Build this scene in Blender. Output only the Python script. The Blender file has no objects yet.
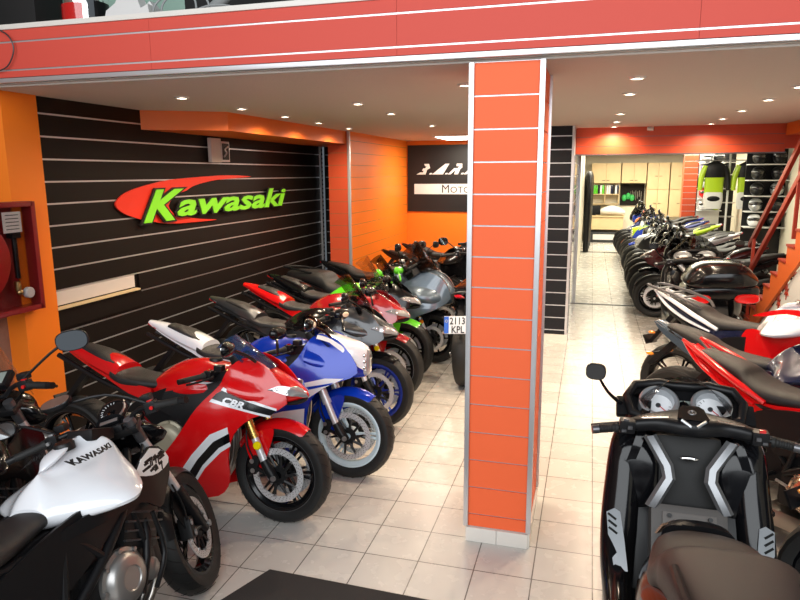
import bpy, bmesh, math, random
from mathutils import Vector, Matrix
random.seed(7)
PI = math.pi
SC = bpy.context.scene
COL = SC.collection

# ------------------------------------------------------------------ camera
def setup_camera():
    yaw, pit, roll = 0.27916, 0.18814, 0.00609
    cy, sy, cp, sp = math.cos(yaw), math.sin(yaw), math.cos(pit), math.sin(pit)
    f = Vector((-sy*cp, cy*cp, -sp)); r = Vector((cy, sy, 0)); d = f.cross(r)
    cr, sr = math.cos(roll), math.sin(roll)
    r2 = cr*r + sr*d; d2 = -sr*r + cr*d
    m = Matrix((( r2.x, -d2.x, -f.x, 0.0), (r2.y, -d2.y, -f.y, 0.0), (r2.z, -d2.z, -f.z, 2.0), (0, 0, 0, 1)))
    cd = bpy.data.cameras.new('camera'); cam = bpy.data.objects.new('camera', cd); COL.objects.link(cam)
    cam.matrix_world = m
    cd.sensor_width = 36; cd.lens = 661.6/800*36; cd.clip_start = 0.05; cd.clip_end = 100
    SC.camera = cam
setup_camera()

# ------------------------------------------------------------------ world, light, exposure
w = bpy.data.worlds.new('world'); SC.world = w; w.use_nodes = True
w.node_tree.nodes['Background'].inputs[0].default_value = (0.80, 0.90, 1.0, 1)
w.node_tree.nodes['Background'].inputs[1].default_value = 0.11
def area(name, loc, rot, sx, sy, e, col):
    l = bpy.data.lights.new(name, 'AREA'); l.shape = 'RECTANGLE'; l.size = sx; l.size_y = sy; l.energy = e; l.color = col
    o = bpy.data.objects.new(name, l); COL.objects.link(o); o.location = loc; o.rotation_euler = rot
    return o
# daylight entering through the open shop front behind the camera
area('shopfront_daylight', (-0.6, -2.6, 3.9), (math.radians(72), 0, 0), 9.0, 3.8, 420, (0.93, 0.97, 1.0))
# the fluorescent fittings of the bright workshop at the back
area('workshop_tube_light', (1.6, 18.3, 2.50), (0, 0, 0), 3.4, 2.4, 200, (1.0, 0.95, 0.76))
area('workshop_tube_light', (1.2, 13.5, 2.50), (0, 0, 0), 2.6, 3.0, 120, (1.0, 0.94, 0.76))
SC.view_settings.view_transform = 'Standard'; SC.view_settings.look = 'None'
SC.view_settings.gamma = 1.0; SC.view_settings.use_curve_mapping = False
SC.view_settings.exposure = 0.33
SC.cycles.use_denoising = True
SC.cycles.max_bounces = 6; SC.cycles.diffuse_bounces = 3; SC.cycles.glossy_bounces = 4
SC.cycles.transparent_max_bounces = 12; SC.cycles.transmission_bounces = 6
SC.cycles.sample_clamp_indirect = 6.0
SC.cycles.caustics_reflective = False; SC.cycles.caustics_refractive = False

# ------------------------------------------------------------------ materials
def hexc(c):
    if isinstance(c, str):
        v = [int(c[i:i+2], 16)/255 for i in (0, 2, 4)]
        return tuple((x/12.92 if x <= 0.04045 else ((x+0.055)/1.055)**2.4) for x in v)
    return c
def mat(name, col, rough=0.5, metal=0.0, coat=0.0, bump=0.0, bscale=80.0, trans=0.0, alpha=1.0, emit=0.0, vary=0.0, vscale=3.0, ior=1.45):
    m = bpy.data.materials.new(name); m.use_nodes = True
    nt = m.node_tree; b = nt.nodes['Principled BSDF']; c = hexc(col)
    b.inputs['Base Color'].default_value = (*c, 1)
    b.inputs['Roughness'].default_value = rough; b.inputs['Metallic'].default_value = metal
    b.inputs['Coat Weight'].default_value = coat; b.inputs['Coat Roughness'].default_value = 0.04
    b.inputs['Transmission Weight'].default_value = trans; b.inputs['Alpha'].default_value = alpha
    b.inputs['IOR'].default_value = ior
    if emit: b.inputs['Emission Color'].default_value = (*c, 1); b.inputs['Emission Strength'].default_value = emit
    tc = nt.nodes.new('ShaderNodeTexCoord')
    if bump or vary:
        n = nt.nodes.new('ShaderNodeTexNoise'); n.inputs['Scale'].default_value = bscale if bump else vscale
        n.inputs['Detail'].default_value = 3
        nt.links.new(tc.outputs['Object'], n.inputs['Vector'])
        if bump:
            bp = nt.nodes.new('ShaderNodeBump'); bp.inputs['Strength'].default_value = bump; bp.inputs['Distance'].default_value = 0.004
            nt.links.new(n.outputs['Fac'], bp.inputs['Height']); nt.links.new(bp.outputs['Normal'], b.inputs['Normal'])
    if vary:
        n2 = nt.nodes.new('ShaderNodeTexNoise'); n2.inputs['Scale'].default_value = vscale; n2.inputs['Detail'].default_value = 4
        nt.links.new(tc.outputs['Object'], n2.inputs['Vector'])
        mx = nt.nodes.new('ShaderNodeMix'); mx.data_type = 'RGBA'
        mx.inputs[6].default_value = (*[x*(1-vary) for x in c], 1); mx.inputs[7].default_value = (*[min(1, x*(1+vary)) for x in c], 1)
        nt.links.new(n2.outputs['Fac'], mx.inputs[0]); nt.links.new(mx.outputs[2], b.inputs['Base Color'])
    return m
M = {}
def dm(key, *a, **k): M[key] = mat(key, *a, **k); return M[key]
dm('gloss_black', (0.004, 0.004, 0.005), 0.14, 0, 0.08, ior=1.38)
dm('satin_black', (0.007, 0.007, 0.008), 0.38, ior=1.35)
dm('matt_black', (0.012, 0.012, 0.012), 0.62, bump=0.15, bscale=300)
dm('engine_black', (0.016, 0.016, 0.017), 0.4, 0.4)
dm('void_black', (0.004, 0.004, 0.004), 0.8)
dm('tyre', (0.012, 0.012, 0.012), 0.55, bump=0.25, bscale=120)
dm('seat_black', (0.016, 0.015, 0.015), 0.5, bump=0.3, bscale=500)
dm('seat_brown', (0.050, 0.038, 0.033), 0.42, bump=0.3, bscale=500)
dm('tunnel_grey', (0.075, 0.066, 0.060), 0.42)
dm('tunnel_lid', (0.12, 0.105, 0.095), 0.38)
dm('chevron_silver', (0.22, 0.225, 0.235), 0.3, 0.7)
dm('frame_grey', (0.16, 0.16, 0.17), 0.35, 0.8)
dm('dark_grey', (0.05, 0.052, 0.056), 0.35, 0.3)
dm('alu', (0.55, 0.55, 0.56), 0.32, 0.9)
dm('alu_line', (0.66, 0.66, 0.68), 0.38, 0.75)
dm('chrome', (0.8, 0.8, 0.8), 0.08, 1.0)
dm('disc_steel', (0.78, 0.78, 0.80), 0.32, 0.55)
dm('gold', (0.75, 0.47, 0.14), 0.25, 1.0)
dm('engine_cream', (0.42, 0.38, 0.28), 0.45, 0.3)
dm('clutch_grey', (0.36, 0.35, 0.34), 0.35, 0.75)
dm('red_paint', (0.66, 0.005, 0.007), 0.2, 0, 0.5)
dm('dark_red_paint', (0.32, 0.008, 0.012), 0.22, 0, 1.0)
dm('blue_paint', (0.003, 0.035, 0.42), 0.22, 0.1, 0.4)
dm('deep_blue_paint', (0.01, 0.02, 0.16), 0.25, 0.2, 1.0)
dm('navy_paint', (0.010, 0.014, 0.045), 0.25, 0.1, 1.0)
dm('white_paint', (0.80, 0.82, 0.86), 0.22, 0, 1.0)
dm('green_paint', (0.10, 0.55, 0.02), 0.22, 0, 1.0)
dm('lime_paint', (0.42, 0.62, 0.02), 0.35, 0, 0.3)
dm('slate_paint', (0.085, 0.12, 0.16), 0.28, 0.4, 1.0)
dm('grey_paint', (0.04, 0.043, 0.047), 0.28, 0.4, 0.6)
dm('silver_paint', (0.42, 0.44, 0.46), 0.28, 0.6, 1.0)
dm('bronze_paint', (0.12, 0.10, 0.075), 0.3, 0.5, 1.0)
dm('brown_paint', (0.16, 0.06, 0.03), 0.3, 0.3, 1.0)
dm('orange_paint', (0.85, 0.18, 0.02), 0.25, 0, 1.0)
dm('maroon_paint', (0.10, 0.012, 0.016), 0.25, 0.2, 1.0)
dm('beige_paint', (0.62, 0.55, 0.45), 0.3, 0.2, 1.0)
dm('pearl_pattern', (0.8, 0.8, 0.8), 0.4)
dm('rim_white', (0.62, 0.74, 0.80), 0.35)
dm('rim_blue', (0.01, 0.03, 0.30), 0.3, 0.2, 0.5)
dm('lens', (0.42, 0.43, 0.45), 0.06, 0.5, 1.0)
dm('lens_dark', (0.10, 0.11, 0.12), 0.05, 0.4, 1.0)
dm('amber', (0.9, 0.28, 0.02), 0.2, 0, 0.8)
dm('amber_pale', (0.72, 0.56, 0.42), 0.2, 0.2, 0.8)
dm('yellow', (0.9, 0.72, 0.0), 0.35, emit=0.0)
dm('tail_red', (0.6, 0.01, 0.01), 0.12, 0, 1.0)
dm('smoke', (0.05, 0.05, 0.055), 0.03, trans=1.0, ior=1.1, alpha=0.6)
dm('clear_screen', (0.55, 0.5, 0.48), 0.03, trans=1.0, ior=1.1, alpha=0.35)
dm('blue_screen', (0.03, 0.14, 0.40), 0.05, trans=0.8, ior=1.15, alpha=0.6, coat=1.0)
dm('mirror_glass', (0.80, 0.82, 0.84), 0.04, 1.0)
dm('display', (0.28, 0.33, 0.30), 0.2, 0, 0.5)
dm('dial_white', (0.92, 0.93, 0.95), 0.25, 0, 0.6)
dm('rubber_grip', (0.010, 0.010, 0.010), 0.6, bump=0.5, bscale=200)
dm('exhaust_steel', (0.42, 0.39, 0.36), 0.28, 0.95)
dm('warm_chrome', (0.72, 0.55, 0.42), 0.22, 0.9)

# ------------------------------------------------------------------ geometry helpers
def cr1(p0, p1, p2, p3, t):
    return 0.5*((2*p1)+(-p0+p2)*t+(2*p0-5*p1+4*p2-p3)*t*t+(-p0+3*p1-3*p2+p3)*t*t*t)
def smooth_list(rows, k):
    n = len(rows); out = []
    for i in range(n-1):
        a, b, c, d = rows[max(i-1, 0)], rows[i], rows[i+1], rows[min(i+2, n-1)]
        for j in range(k):
            t = j/k; out.append(tuple(cr1(a[q], b[q], c[q], d[q], t) for q in range(len(b))))
    out.append(tuple(rows[-1])); return out
def smooth_loop(pts, k):
    n = len(pts); out = []
    for i in range(n):
        a, b, c, d = pts[i-1], pts[i], pts[(i+1) % n], pts[(i+2) % n]
        for j in range(k):
            t = j/k; out.append(tuple(cr1(a[q], b[q], c[q], d[q], t) for q in range(len(b))))
    return out
class G:
    def __init__(s, T=None): s.v = []; s.f = []; s.mi = []; s.T = T
    def add(s, vs, fs, m=0):
        o = len(s.v)
        if s.T is not None: vs = [s.T @ Vector(p) for p in vs]
        s.v += [tuple(p) for p in vs]; s.f += [tuple(i+o for i in f) for f in fs]; s.mi += [m]*len(fs)
        return s
    def merge(s, o):
        b = len(s.v); s.v += o.v; s.f += [tuple(i+b for i in f) for f in o.f]; s.mi += o.mi; return s
    def box(s, c, d, m=0, bev=0.0, rot=None):
        hx, hy, hz = d[0]/2, d[1]/2, d[2]/2; b = min(bev, hx*.9, hy*.9, hz*.9)
        vs = []; fs = []
        if b <= 0:
            vs = [(x*hx, y*hy, z*hz) for x in (-1, 1) for y in (-1, 1) for z in (-1, 1)]
            fs = [(0, 1, 3, 2), (4, 6, 7, 5), (0, 4, 5, 1), (2, 3, 7, 6), (0, 2, 6, 4), (1, 5, 7, 3)]
        else:
            bm = bmesh.new(); bmesh.ops.create_cube(bm, size=1)
            for q in bm.verts: q.co = Vector((q.co.x*d[0], q.co.y*d[1], q.co.z*d[2]))
            bmesh.ops.bevel(bm, geom=bm.edges[:], offset=b, segments=2, affect='EDGES', profile=0.7)
            bm.verts.index_update(); vs = [q.co.copy() for q in bm.verts]; fs = [[q.index for q in f.verts] for f in bm.faces]; bm.free()
        R = rot.to_3x3() if rot is not None else Matrix.Identity(3)
        return s.add([R @ Vector(p) + Vector(c) for p in vs], fs, m)
    def tube(s, pts, r, m=0, n=10, k=1, flat=1.0, cap=True):
        if k > 1:
            rr = r if isinstance(r, (list, tuple)) else [r]*len(pts)
            q = smooth_list([(*p, a) for p, a in zip(pts, rr)], k); pts = [x[:3] for x in q]; r = [x[3] for x in q]
        P = [Vector(p) for p in pts]; N = len(P)
        if not isinstance(r, (list, tuple)): r = [r]*N
        vs = []; up = None
        for i, p in enumerate(P):
            t = (P[min(i+1, N-1)]-P[max(i-1, 0)]).normalized()
            if up is None:
                up = Vector((0, 0, 1)) if abs(t.z) < 0.9 else Vector((1, 0, 0))
            sd = t.cross(up)
            if sd.length < 1e-5: sd = t.orthogonal()
            sd.normalize(); up = sd.cross(t).normalized()
            for j in range(n):
                a = 2*PI*j/n; vs.append(p+sd*math.cos(a)*r[i]+up*math.sin(a)*r[i]*flat)
        fs = [(i*n+j, i*n+(j+1) % n, (i+1)*n+(j+1) % n, (i+1)*n+j) for i in range(N-1) for j in range(n)]
        if cap: fs += [tuple(range(n-1, -1, -1)), tuple((N-1)*n+j for j in range(n))]
        return s.add(vs, fs, m)
    def lathe(s, prof, c=(0, 0, 0), ax=(0, 1, 0), m=0, n=32, a0=0.0, a1=2*PI, closed=False):
        # prof: (radius, along-axis)
        A = Vector(ax).normalized(); U = A.orthogonal().normalized()
        if abs(A.y) > 0.9: U = Vector((1, 0, 0))
        W = A.cross(U); full = abs(a1-a0-2*PI) < 1e-6; nn = n if full else n+1
        vs = []
        for i in range(nn):
            a = a0+(a1-a0)*i/n
            for r, h in prof: vs.append(Vector(c)+A*h+(U*math.cos(a)+W*math.sin(a))*r)
        K = len(prof); fs = []
        for i in range(n):
            j = (i+1) % nn if full else i+1
            for q in range(K if closed else K-1): q2 = (q+1) % K; fs.append((i*K+q, j*K+q, j*K+q2, i*K+q2))
        return s.add(vs, fs, m)
    def loft(s, st, m=0, n=20, k=4, cap=True, mtop=None):
        # st: (x, y, z, halfwidth, halfheight, exponent, toptaper)
        st = [tuple(q)+(2.0, 0.0)[len(q)-5:] if len(q) < 7 else q for q in st]
        R = smooth_list(st, k) if k > 1 else st; vs = []
        for (x, y, z, wd, h, e, tp) in R:
            for j in range(n):
                a = 2*PI*j/n; ca, sa = math.cos(a), math.sin(a)
                yy = math.copysign(abs(ca)**(2/e), ca)*max(wd, .001); zz = math.copysign(abs(sa)**(2/e), sa)
                vs.append((x, y+yy*(1-tp*zz), z+zz*max(h, .001)))
        N = len(R); fs = [(i*n+j, i*n+(j+1) % n, (i+1)*n+(j+1) % n, (i+1)*n+j) for i in range(N-1) for j in range(n)]
        if cap: fs += [tuple(range(n-1, -1, -1)), tuple((N-1)*n+j for j in range(n))]
        return s.add(vs, fs, m)
    def ell(s, c, r, m=0, n=16, rot=None):
        vs = []; fs = []; h = n//2
        R = rot.to_3x3() if rot is not None else Matrix.Identity(3)
        for i in range(h+1):
            th = PI*i/h
            for j in range(n):
                a = 2*PI*j/n
                vs.append(Vector(c)+R @ Vector((r[0]*math.sin(th)*math.cos(a), r[1]*math.sin(th)*math.sin(a), r[2]*math.cos(th))))
        for i in range(h):
            for j in range(n): fs.append((i*n+j, i*n+(j+1) % n, (i+1)*n+(j+1) % n, (i+1)*n+j))
        return s.add(vs, fs, m)
    def side(s, out, Y, m=0, t=0.006, step=0.05, sides=(-1, 1), k=1, off=0.0):
        # outline in the (x,z) side view, pushed out to half-width Y(x,z), with thickness t
        if k > 1: out = smooth_loop(out, k)
        bm = bmesh.new(); vv = [bm.verts.new((p[0], 0, p[1])) for p in out]
        try: bm.faces.new(vv)
        except ValueError: bm.free(); return s
        xs = [p[0] for p in out]; zs = [p[1] for p in out]
        x = min(xs)+step
        while x < max(xs)-.004:
            bmesh.ops.bisect_plane(bm, geom=bm.verts[:]+bm.edges[:]+bm.faces[:], plane_co=(x, 0, 0), plane_no=(1, 0, 0)); x += step
        z = min(zs)+step
        while z < max(zs)-.004:
            bmesh.ops.bisect_plane(bm, geom=bm.verts[:]+bm.edges[:]+bm.faces[:], plane_co=(0, 0, z), plane_no=(0, 0, 1)); z += step
        bmesh.ops.triangulate(bm, faces=[f for f in bm.faces if len(f.verts) > 4])
        bm.verts.index_update(); P = [(q.co.x, q.co.z) for q in bm.verts]
        F = [[q.index for q in f.verts] for f in bm.faces]; B = [(e.verts[0].index, e.verts[1].index) for e in bm.edges if e.is_boundary]
        bm.free(); N = len(P)
        for sd in sides:
            vs = [(p[0], sd*(Y(*p)+off), p[1]) for p in P]+[(p[0], sd*(Y(*p)+off-t), p[1]) for p in P]
            fs = [tuple(f) for f in F]+[tuple(i+N for i in reversed(f)) for f in F]+[(a, b, b+N, a+N) for a, b in B]
            s.add(vs, fs, m)
        return s
    def sheet(s, P, t=0.004, m=0, edge=None):
        # P[u][v] grid of points, thickened
        U = len(P); V = len(P[0]); pts = [Vector(q) for row in P for q in row]; nr = []
        for i in range(U):
            for j in range(V):
                a = pts[min(i+1, U-1)*V+j]-pts[max(i-1, 0)*V+j]; b = pts[i*V+min(j+1, V-1)]-pts[i*V+max(j-1, 0)]
                q = a.cross(b); q = q.normalized() if q.length > 1e-9 else Vector((0, 0, 1)); nr.append(q)
        vs = pts+[p-q*t for p, q in zip(pts, nr)]; N = U*V
        fs = [(i*V+j, i*V+j+1, (i+1)*V+j+1, (i+1)*V+j) for i in range(U-1) for j in range(V-1)]
        fs += [tuple(N+i for i in reversed(f)) for f in fs[:]]
        ring = [j for j in range(V)]+[i*V+V-1 for i in range(1, U)]+[(U-1)*V+j for j in range(V-2, -1, -1)]+[i*V for i in range(U-2, 0, -1)]
        s.add(vs, fs+[(ring[i], ring[(i+1) % len(ring)], ring[(i+1) % len(ring)]+N, ring[i]+N) for i in range(len(ring))], m)
        return s
    def prism(s, out, a, b, ax='x', m=0):
        # polygon extruded from a to b along ax; out in the two other axes in order
        def P(p, h): return {'x': (h, p[0], p[1]), 'y': (p[0], h, p[1]), 'z': (p[0], p[1], h)}[ax]
        n = len(out); vs = [P(p, a) for p in out]+[P(p, b) for p in out]
        return s.add(vs, [tuple(range(n)), tuple(range(2*n-1, n-1, -1))]+[(i, (i+1) % n, (i+1) % n+n, i+n) for i in range(n)], m)
def build(name, g, mats, parent=None, ang=38, smooth=True):
    me = bpy.data.meshes.new(name); me.from_pydata(g.v, [], g.f)
    if not isinstance(mats, (list, tuple)): mats = [mats]
    for q in mats: me.materials.append(M[q] if isinstance(q, str) else q)
    me.polygons.foreach_set('material_index', g.mi)
    me.update()
    bm = bmesh.new(); bm.from_mesh(me); bmesh.ops.remove_doubles(bm, verts=bm.verts, dist=1e-5)
    bmesh.ops.recalc_face_normals(bm, faces=bm.faces); bm.to_mesh(me); bm.free()
    if smooth:
        me.polygons.foreach_set('use_smooth', [True]*len(me.polygons)); me.set_sharp_from_angle(angle=math.radians(ang))
    o = bpy.data.objects.new(name, me); COL.objects.link(o)
    if parent is not None: o.parent = parent
    return o
def tag(o, label=None, cat=None, group=None, kind=None):
    if label: o['label'] = label
    if cat: o['category'] = cat
    if group: o['group'] = group
    if kind: o['kind'] = kind
    return o
def struct(name, g, mats, **k): return tag(build(name, g, mats, **k), kind='structure')
def empty(name, loc=(0, 0, 0), rot=(0, 0, 0)):
    o = bpy.data.objects.new(name, None); COL.objects.link(o); o.location = loc; o.rotation_euler = rot
    o.empty_display_size = 0.1; return o
def kids(o): return list(o.children)
def dup(o, parent=None, swap=None):
    c = o.copy(); COL.objects.link(c)
    if parent is not None: c.parent = parent
    if swap and c.type == 'MESH':
        for i, sl in enumerate(c.material_slots):
            if sl.material and sl.material.name in swap:
                nm = M[swap[sl.material.name]]; sl.link = 'OBJECT'; sl.material = nm
    for ch in kids(o): dup(ch, c, swap)
    return c
def text_mesh(txt, size, depth=0.002, shear=0.0, bold=0.0, sx=1.0, align='LEFT'):
    cu = bpy.data.curves.new('text', 'FONT'); cu.body = txt; cu.size = size; cu.extrude = depth; cu.shear = shear; cu.offset = bold
    cu.resolution_u = 2; cu.align_x = align
    o = bpy.data.objects.new('text', cu); COL.objects.link(o)
    dg = bpy.context.evaluated_depsgraph_get(); me = bpy.data.meshes.new_from_object(o.evaluated_get(dg))
    v = [(q.co.x*sx, q.co.y, q.co.z) for q in me.vertices]; f = [tuple(p.vertices) for p in me.polygons]
    bpy.data.objects.remove(o); bpy.data.meshes.remove(me); bpy.data.curves.remove(cu)
    return v, f
def add_text(g, txt, size, O, X, Yv, m=0, **k):
    v, f = text_mesh(txt, size, **k); X = Vector(X).normalized(); Yv = Vector(Yv).normalized(); Z = X.cross(Yv)
    g.add([Vector(O)+X*p[0]+Yv*p[1]+Z*p[2] for p in v], f, m)
# ------------------------------------------------------------------ room
CZ = 2.53
def nodes(m): return m.node_tree.nodes, m.node_tree.links
def floor_material():
    m = mat('floor_tile', (0.6, 0.57, 0.52), 0.22); N, L = nodes(m); b = N['Principled BSDF']
    tc = N.new('ShaderNodeTexCoord'); sp = N.new('ShaderNodeSeparateXYZ'); L.new(tc.outputs['Object'], sp.inputs[0])
    def ma(op, a, bb=None, c=None):
        q = N.new('ShaderNodeMath'); q.operation = op
        for i, x in enumerate((a, bb, c)):
            if x is None: continue
            if isinstance(x, (int, float)): q.inputs[i].default_value = x
            else: L.new(x, q.inputs[i])
        return q.outputs[0]
    def axis(out, off, s):
        u = ma('DIVIDE', ma('SUBTRACT', out, off), s); fr = ma('FRACT', u); fl = ma('FLOOR', u)
        d = ma('MINIMUM', fr, ma('SUBTRACT', 1.0, fr)); return d, fl
    dx, ix = axis(sp.outputs[0], -0.20, 0.2935); dy, iy = axis(sp.outputs[1], 3.06, 0.2985)
    d = ma('MINIMUM', dx, dy)
    g = ma('LESS_THAN', d, 0.0105)
    # a few expansion joints are wider and darker
    cv = N.new('ShaderNodeCombineXYZ'); L.new(ix, cv.inputs[0]); L.new(iy, cv.inputs[1])
    wn = N.new('ShaderNodeTexWhiteNoise'); wn.noise_dimensions = '2D'; L.new(cv.outputs[0], wn.inputs[0])
    n1 = N.new('ShaderNodeTexNoise'); n1.inputs['Scale'].default_value = 1.3; n1.inputs['Detail'].default_value = 5; L.new(tc.outputs['Object'], n1.inputs['Vector'])
    n2 = N.new('ShaderNodeTexNoise'); n2.inputs['Scale'].default_value = 9; n2.inputs['Detail'].default_value = 6; L.new(tc.outputs['Object'], n2.inputs['Vector'])
    v = ma('ADD', ma('MULTIPLY', wn.outputs[0], 0.35), ma('MULTIPLY', n1.outputs['Fac'], 0.65))
    r = N.new('ShaderNodeValToRGB'); r.color_ramp.elements[0].position = 0.2; r.color_ramp.elements[1].position = 0.8
    r.color_ramp.elements[0].color = (0.53, 0.50, 0.465, 1); r.color_ramp.elements[1].color = (0.67, 0.645, 0.60, 1); L.new(v, r.inputs[0])
    mx = N.new('ShaderNodeMix'); mx.data_type = 'RGBA'; L.new(g, mx.inputs[0]); L.new(r.outputs[0], mx.inputs[6]); mx.inputs[7].default_value = (0.16, 0.145, 0.13, 1)
    # wear: small dark scuffs
    sc = N.new('ShaderNodeValToRGB'); sc.color_ramp.elements[0].position = 0.70; sc.color_ramp.elements[1].position = 0.80; L.new(n2.outputs['Fac'], sc.inputs[0])
    mx2 = N.new('ShaderNodeMix'); mx2.data_type = 'RGBA'; L.new(ma('MULTIPLY', sc.outputs[0], 0.12), mx2.inputs[0]); L.new(mx.outputs[2], mx2.inputs[6]); mx2.inputs[7].default_value = (0.2, 0.17, 0.14, 1)
    L.new(mx2.outputs[2], b.inputs['Base Color'])
    L.new(ma('ADD', 0.16, ma('MULTIPLY', n2.outputs['Fac'], 0.2)), b.inputs['Roughness'])
    bp = N.new('ShaderNodeBump'); bp.inputs['Strength'].default_value = 0.5; bp.inputs['Distance'].default_value = 0.002
    L.new(ma('SUBTRACT', 1.0, g), bp.inputs['Height']); L.new(bp.outputs[0], b.inputs['Normal'])
    return m
M['floor_tile'] = floor_material()
dm('ceiling_plaster', (0.62, 0.57, 0.52), 0.9, bump=0.6, bscale=60)
dm('beam_coral', (0.64, 0.075, 0.050), 0.6)
dm('pillar_orange', (0.96, 0.15, 0.045), 0.6)
dm('wall_orange', (0.92, 0.21, 0.012), 0.5)
dm('wall_red', (0.62, 0.085, 0.03), 0.42)
dm('soffit_orange', (0.80, 0.16, 0.02), 0.5)
dm('slat_black', (0.006, 0.003, 0.002), 0.55, ior=1.32)
dm('slat_dark', (0.010, 0.010, 0.013), 0.45, ior=1.35)
dm('mint_wall', (0.42, 0.60, 0.50), 0.7)
dm('white_wall', (0.72, 0.72, 0.70), 0.6)
dm('cream_wall', (0.80, 0.74, 0.60), 0.6)
dm('brick_tile', (0.33, 0.20, 0.15), 0.7, vary=0.3, vscale=20)
dm('light_tile', (0.78, 0.74, 0.68), 0.3)
dm('wood_pale', (0.66, 0.50, 0.28), 0.5, vary=0.08, vscale=6)
dm('wood_line', (0.28, 0.18, 0.08), 0.6)
dm('mat_grey', (0.035, 0.031, 0.030), 0.95, bump=0.8, bscale=400)
dm('bulb', (1.0, 0.86, 0.66), 0.5, emit=14)
dm('panel_light', (1.0, 0.93, 0.80), 0.5, emit=9)
dm('tube_light', (1.0, 0.97, 0.85), 0.5, emit=6)
dm('trim_white', (0.75, 0.74, 0.72), 0.35)
dm('sign_black', (0.010, 0.009, 0.009), 0.5)
dm('logo_red', (0.72, 0.035, 0.016), 0.35)
dm('logo_green', (0.22, 0.72, 0.03), 0.35)
dm('paper', (0.78, 0.76, 0.74), 0.7)
dm('card_white', (0.62, 0.55, 0.50), 0.6)
dm('cab_red', (0.22, 0.012, 0.014), 0.3, 0, 0.5)
dm('reel_red', (0.50, 0.02, 0.02), 0.35)
dm('stair_red', (0.40, 0.045, 0.022), 0.4)
dm('stair_orange', (0.72, 0.145, 0.03), 0.45)
dm('brass', (0.6, 0.45, 0.2), 0.3, 1.0)
dm('cabinet_glass', (0.5, 0.35, 0.35), 0.03, trans=1.0, ior=1.05, alpha=0.25)
dm('glass', (0.9, 0.95, 0.93), 0.02, trans=1.0, ior=1.1, alpha=0.3)
dm('helmet_visor', (0.01, 0.01, 0.012), 0.08, 0, 1.0)
dm('box_black', (0.012, 0.011, 0.011), 0.7)
dm('cable', (0.35, 0.36, 0.36), 0.5)
dm('green_stuff', (0.04, 0.42, 0.10), 0.5)
dm('plate_white', (0.72, 0.75, 0.80), 0.4)
dm('plate_blue', (0.01, 0.10, 0.55), 0.4)

struct('floor', G().box((-0.15, 10, -0.05), (7.7, 23.4, 0.1)), 'floor_tile')
struct('ceiling', G().box((-0.15, 12.4, CZ+0.1), (7.7, 18.1, 0.2)), 'ceiling_plaster')

def slat(y0, y1, z0, z1, pitch=0.1523, first=2.114, axis='x', pos=0.0, face=1, th=0.018, gap=0.012, g=None, skip=None, metal_m=1, board_m=0):
    """slatwall: boards with an aluminium channel between them. axis = normal axis"""
    g = g or G(); zs = [first+pitch*i for i in range(-20, 20)]; zs = [z for z in zs if z0+0.02 < z < z1-0.02]
    lim = [z0]+zs+[z1]
    for i in range(len(lim)-1):
        a = lim[i]+(gap/2 if i else 0); b = lim[i+1]-(gap/2 if i < len(lim)-2 else 0)
        if skip and skip[0] < (a+b)/2 < skip[1]: continue
        if axis == 'x': g.box((pos+face*th/2, (y0+y1)/2, (a+b)/2), (th, y1-y0, b-a), board_m)
        else: g.box(((y0+y1)/2, pos+face*th/2, (a+b)/2), (y1-y0, th, b-a), board_m)
    for z in zs:
        if axis == 'x': g.box((pos+face*(th/2-0.001), (y0+y1)/2, z), (th*.86, y1-y0, gap), metal_m)
        else: g.box(((y0+y1)/2, pos+face*(th/2-0.001), z), (y1-y0, th*.86, gap), metal_m)
    return g
# left side: plain tiled wall, orange pilaster, black slatwall, recess, orange slatwall
g = G(); g.box((-3.83, 1.0, 1.8), (0.2, 4.9, 3.7)); struct('wall_left', g, 'brick_tile')
g = G(); g.box((-3.68, 3.59, 1.265), (0.2, 0.29, 2.53), 0, 0.004); struct('trim_1', g, 'wall_orange')
g = slat(4.67, 8.63, 0.0, CZ, pos=-3.63); slat(3.735, 4.67, 0.0, CZ, pos=-3.63, g=g, skip=(1.08, 1.24))
g.box((-3.69, 6.2, 1.265), (0.12, 4.95, 2.53), 0)
g.box((-3.622, 4.18, 1.155), (0.012, 0.87, 0.125), 2)
g.box((-3.60, 4.18, 1.075), (0.05, 0.9, 0.014), 3)
g.box((-3.606, 4.20, 0.995), (0.022, 0.93, 0.135), 0)
tag(build('wall_left_display', g, ['slat_black', 'alu_line', 'card_white', 'wood_pale']), kind='structure')
g = G().box((-3.60, 8.64, 1.27), (0.035, 0.05, 2.5), 0)
for i in range(38): g.box((-3.581, 8.64, 0.3+i*0.058), (0.004, 0.022, 0.022), 1)
struct('trim_2', g, ['alu_line', 'void_black'])
g = slat(-3.6, -3.04, 0, CZ, axis='y', pos=8.82, face=-1); g.box((-3.32, 8.86, 1.265), (0.6, 0.08, 2.53), 0)
struct('wall_recess', g, ['slat_black', 'alu_line'])
g = slat(-3.23, -2.97, 0, CZ, axis='y', pos=8.02, face=-1, gap=0.006); g.box((-3.1, 8.05, 1.265), (0.26, 0.06, 2.53), 0)
struct('wall_return', g, ['wall_red', 'wood_line'])
struct('trim_3', G().box((-2.955, 8.012, 1.265), (0.035, 0.035, 2.53), 0, .004), 'alu_line')
g = slat(8.03, 10.75, 0, CZ, pos=-2.968, gap=0.006); g.box((-3.0, 9.39, 1.265), (0.064, 2.72, 2.53), 0)
struct('wall_left_orange', g, ['wall_orange', 'wood_line'])
g = G().box((-1.6, 10.80, 1.265), (2.75, 0.1, 2.53), 0)
struct('wall_back', g, 'wall_orange')
g = G().box((-0.24, 9.5, 1.265), (0.06, 2.6, 2.53), 0)
struct('wall_bay_side', g, 'white_wall')
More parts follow.
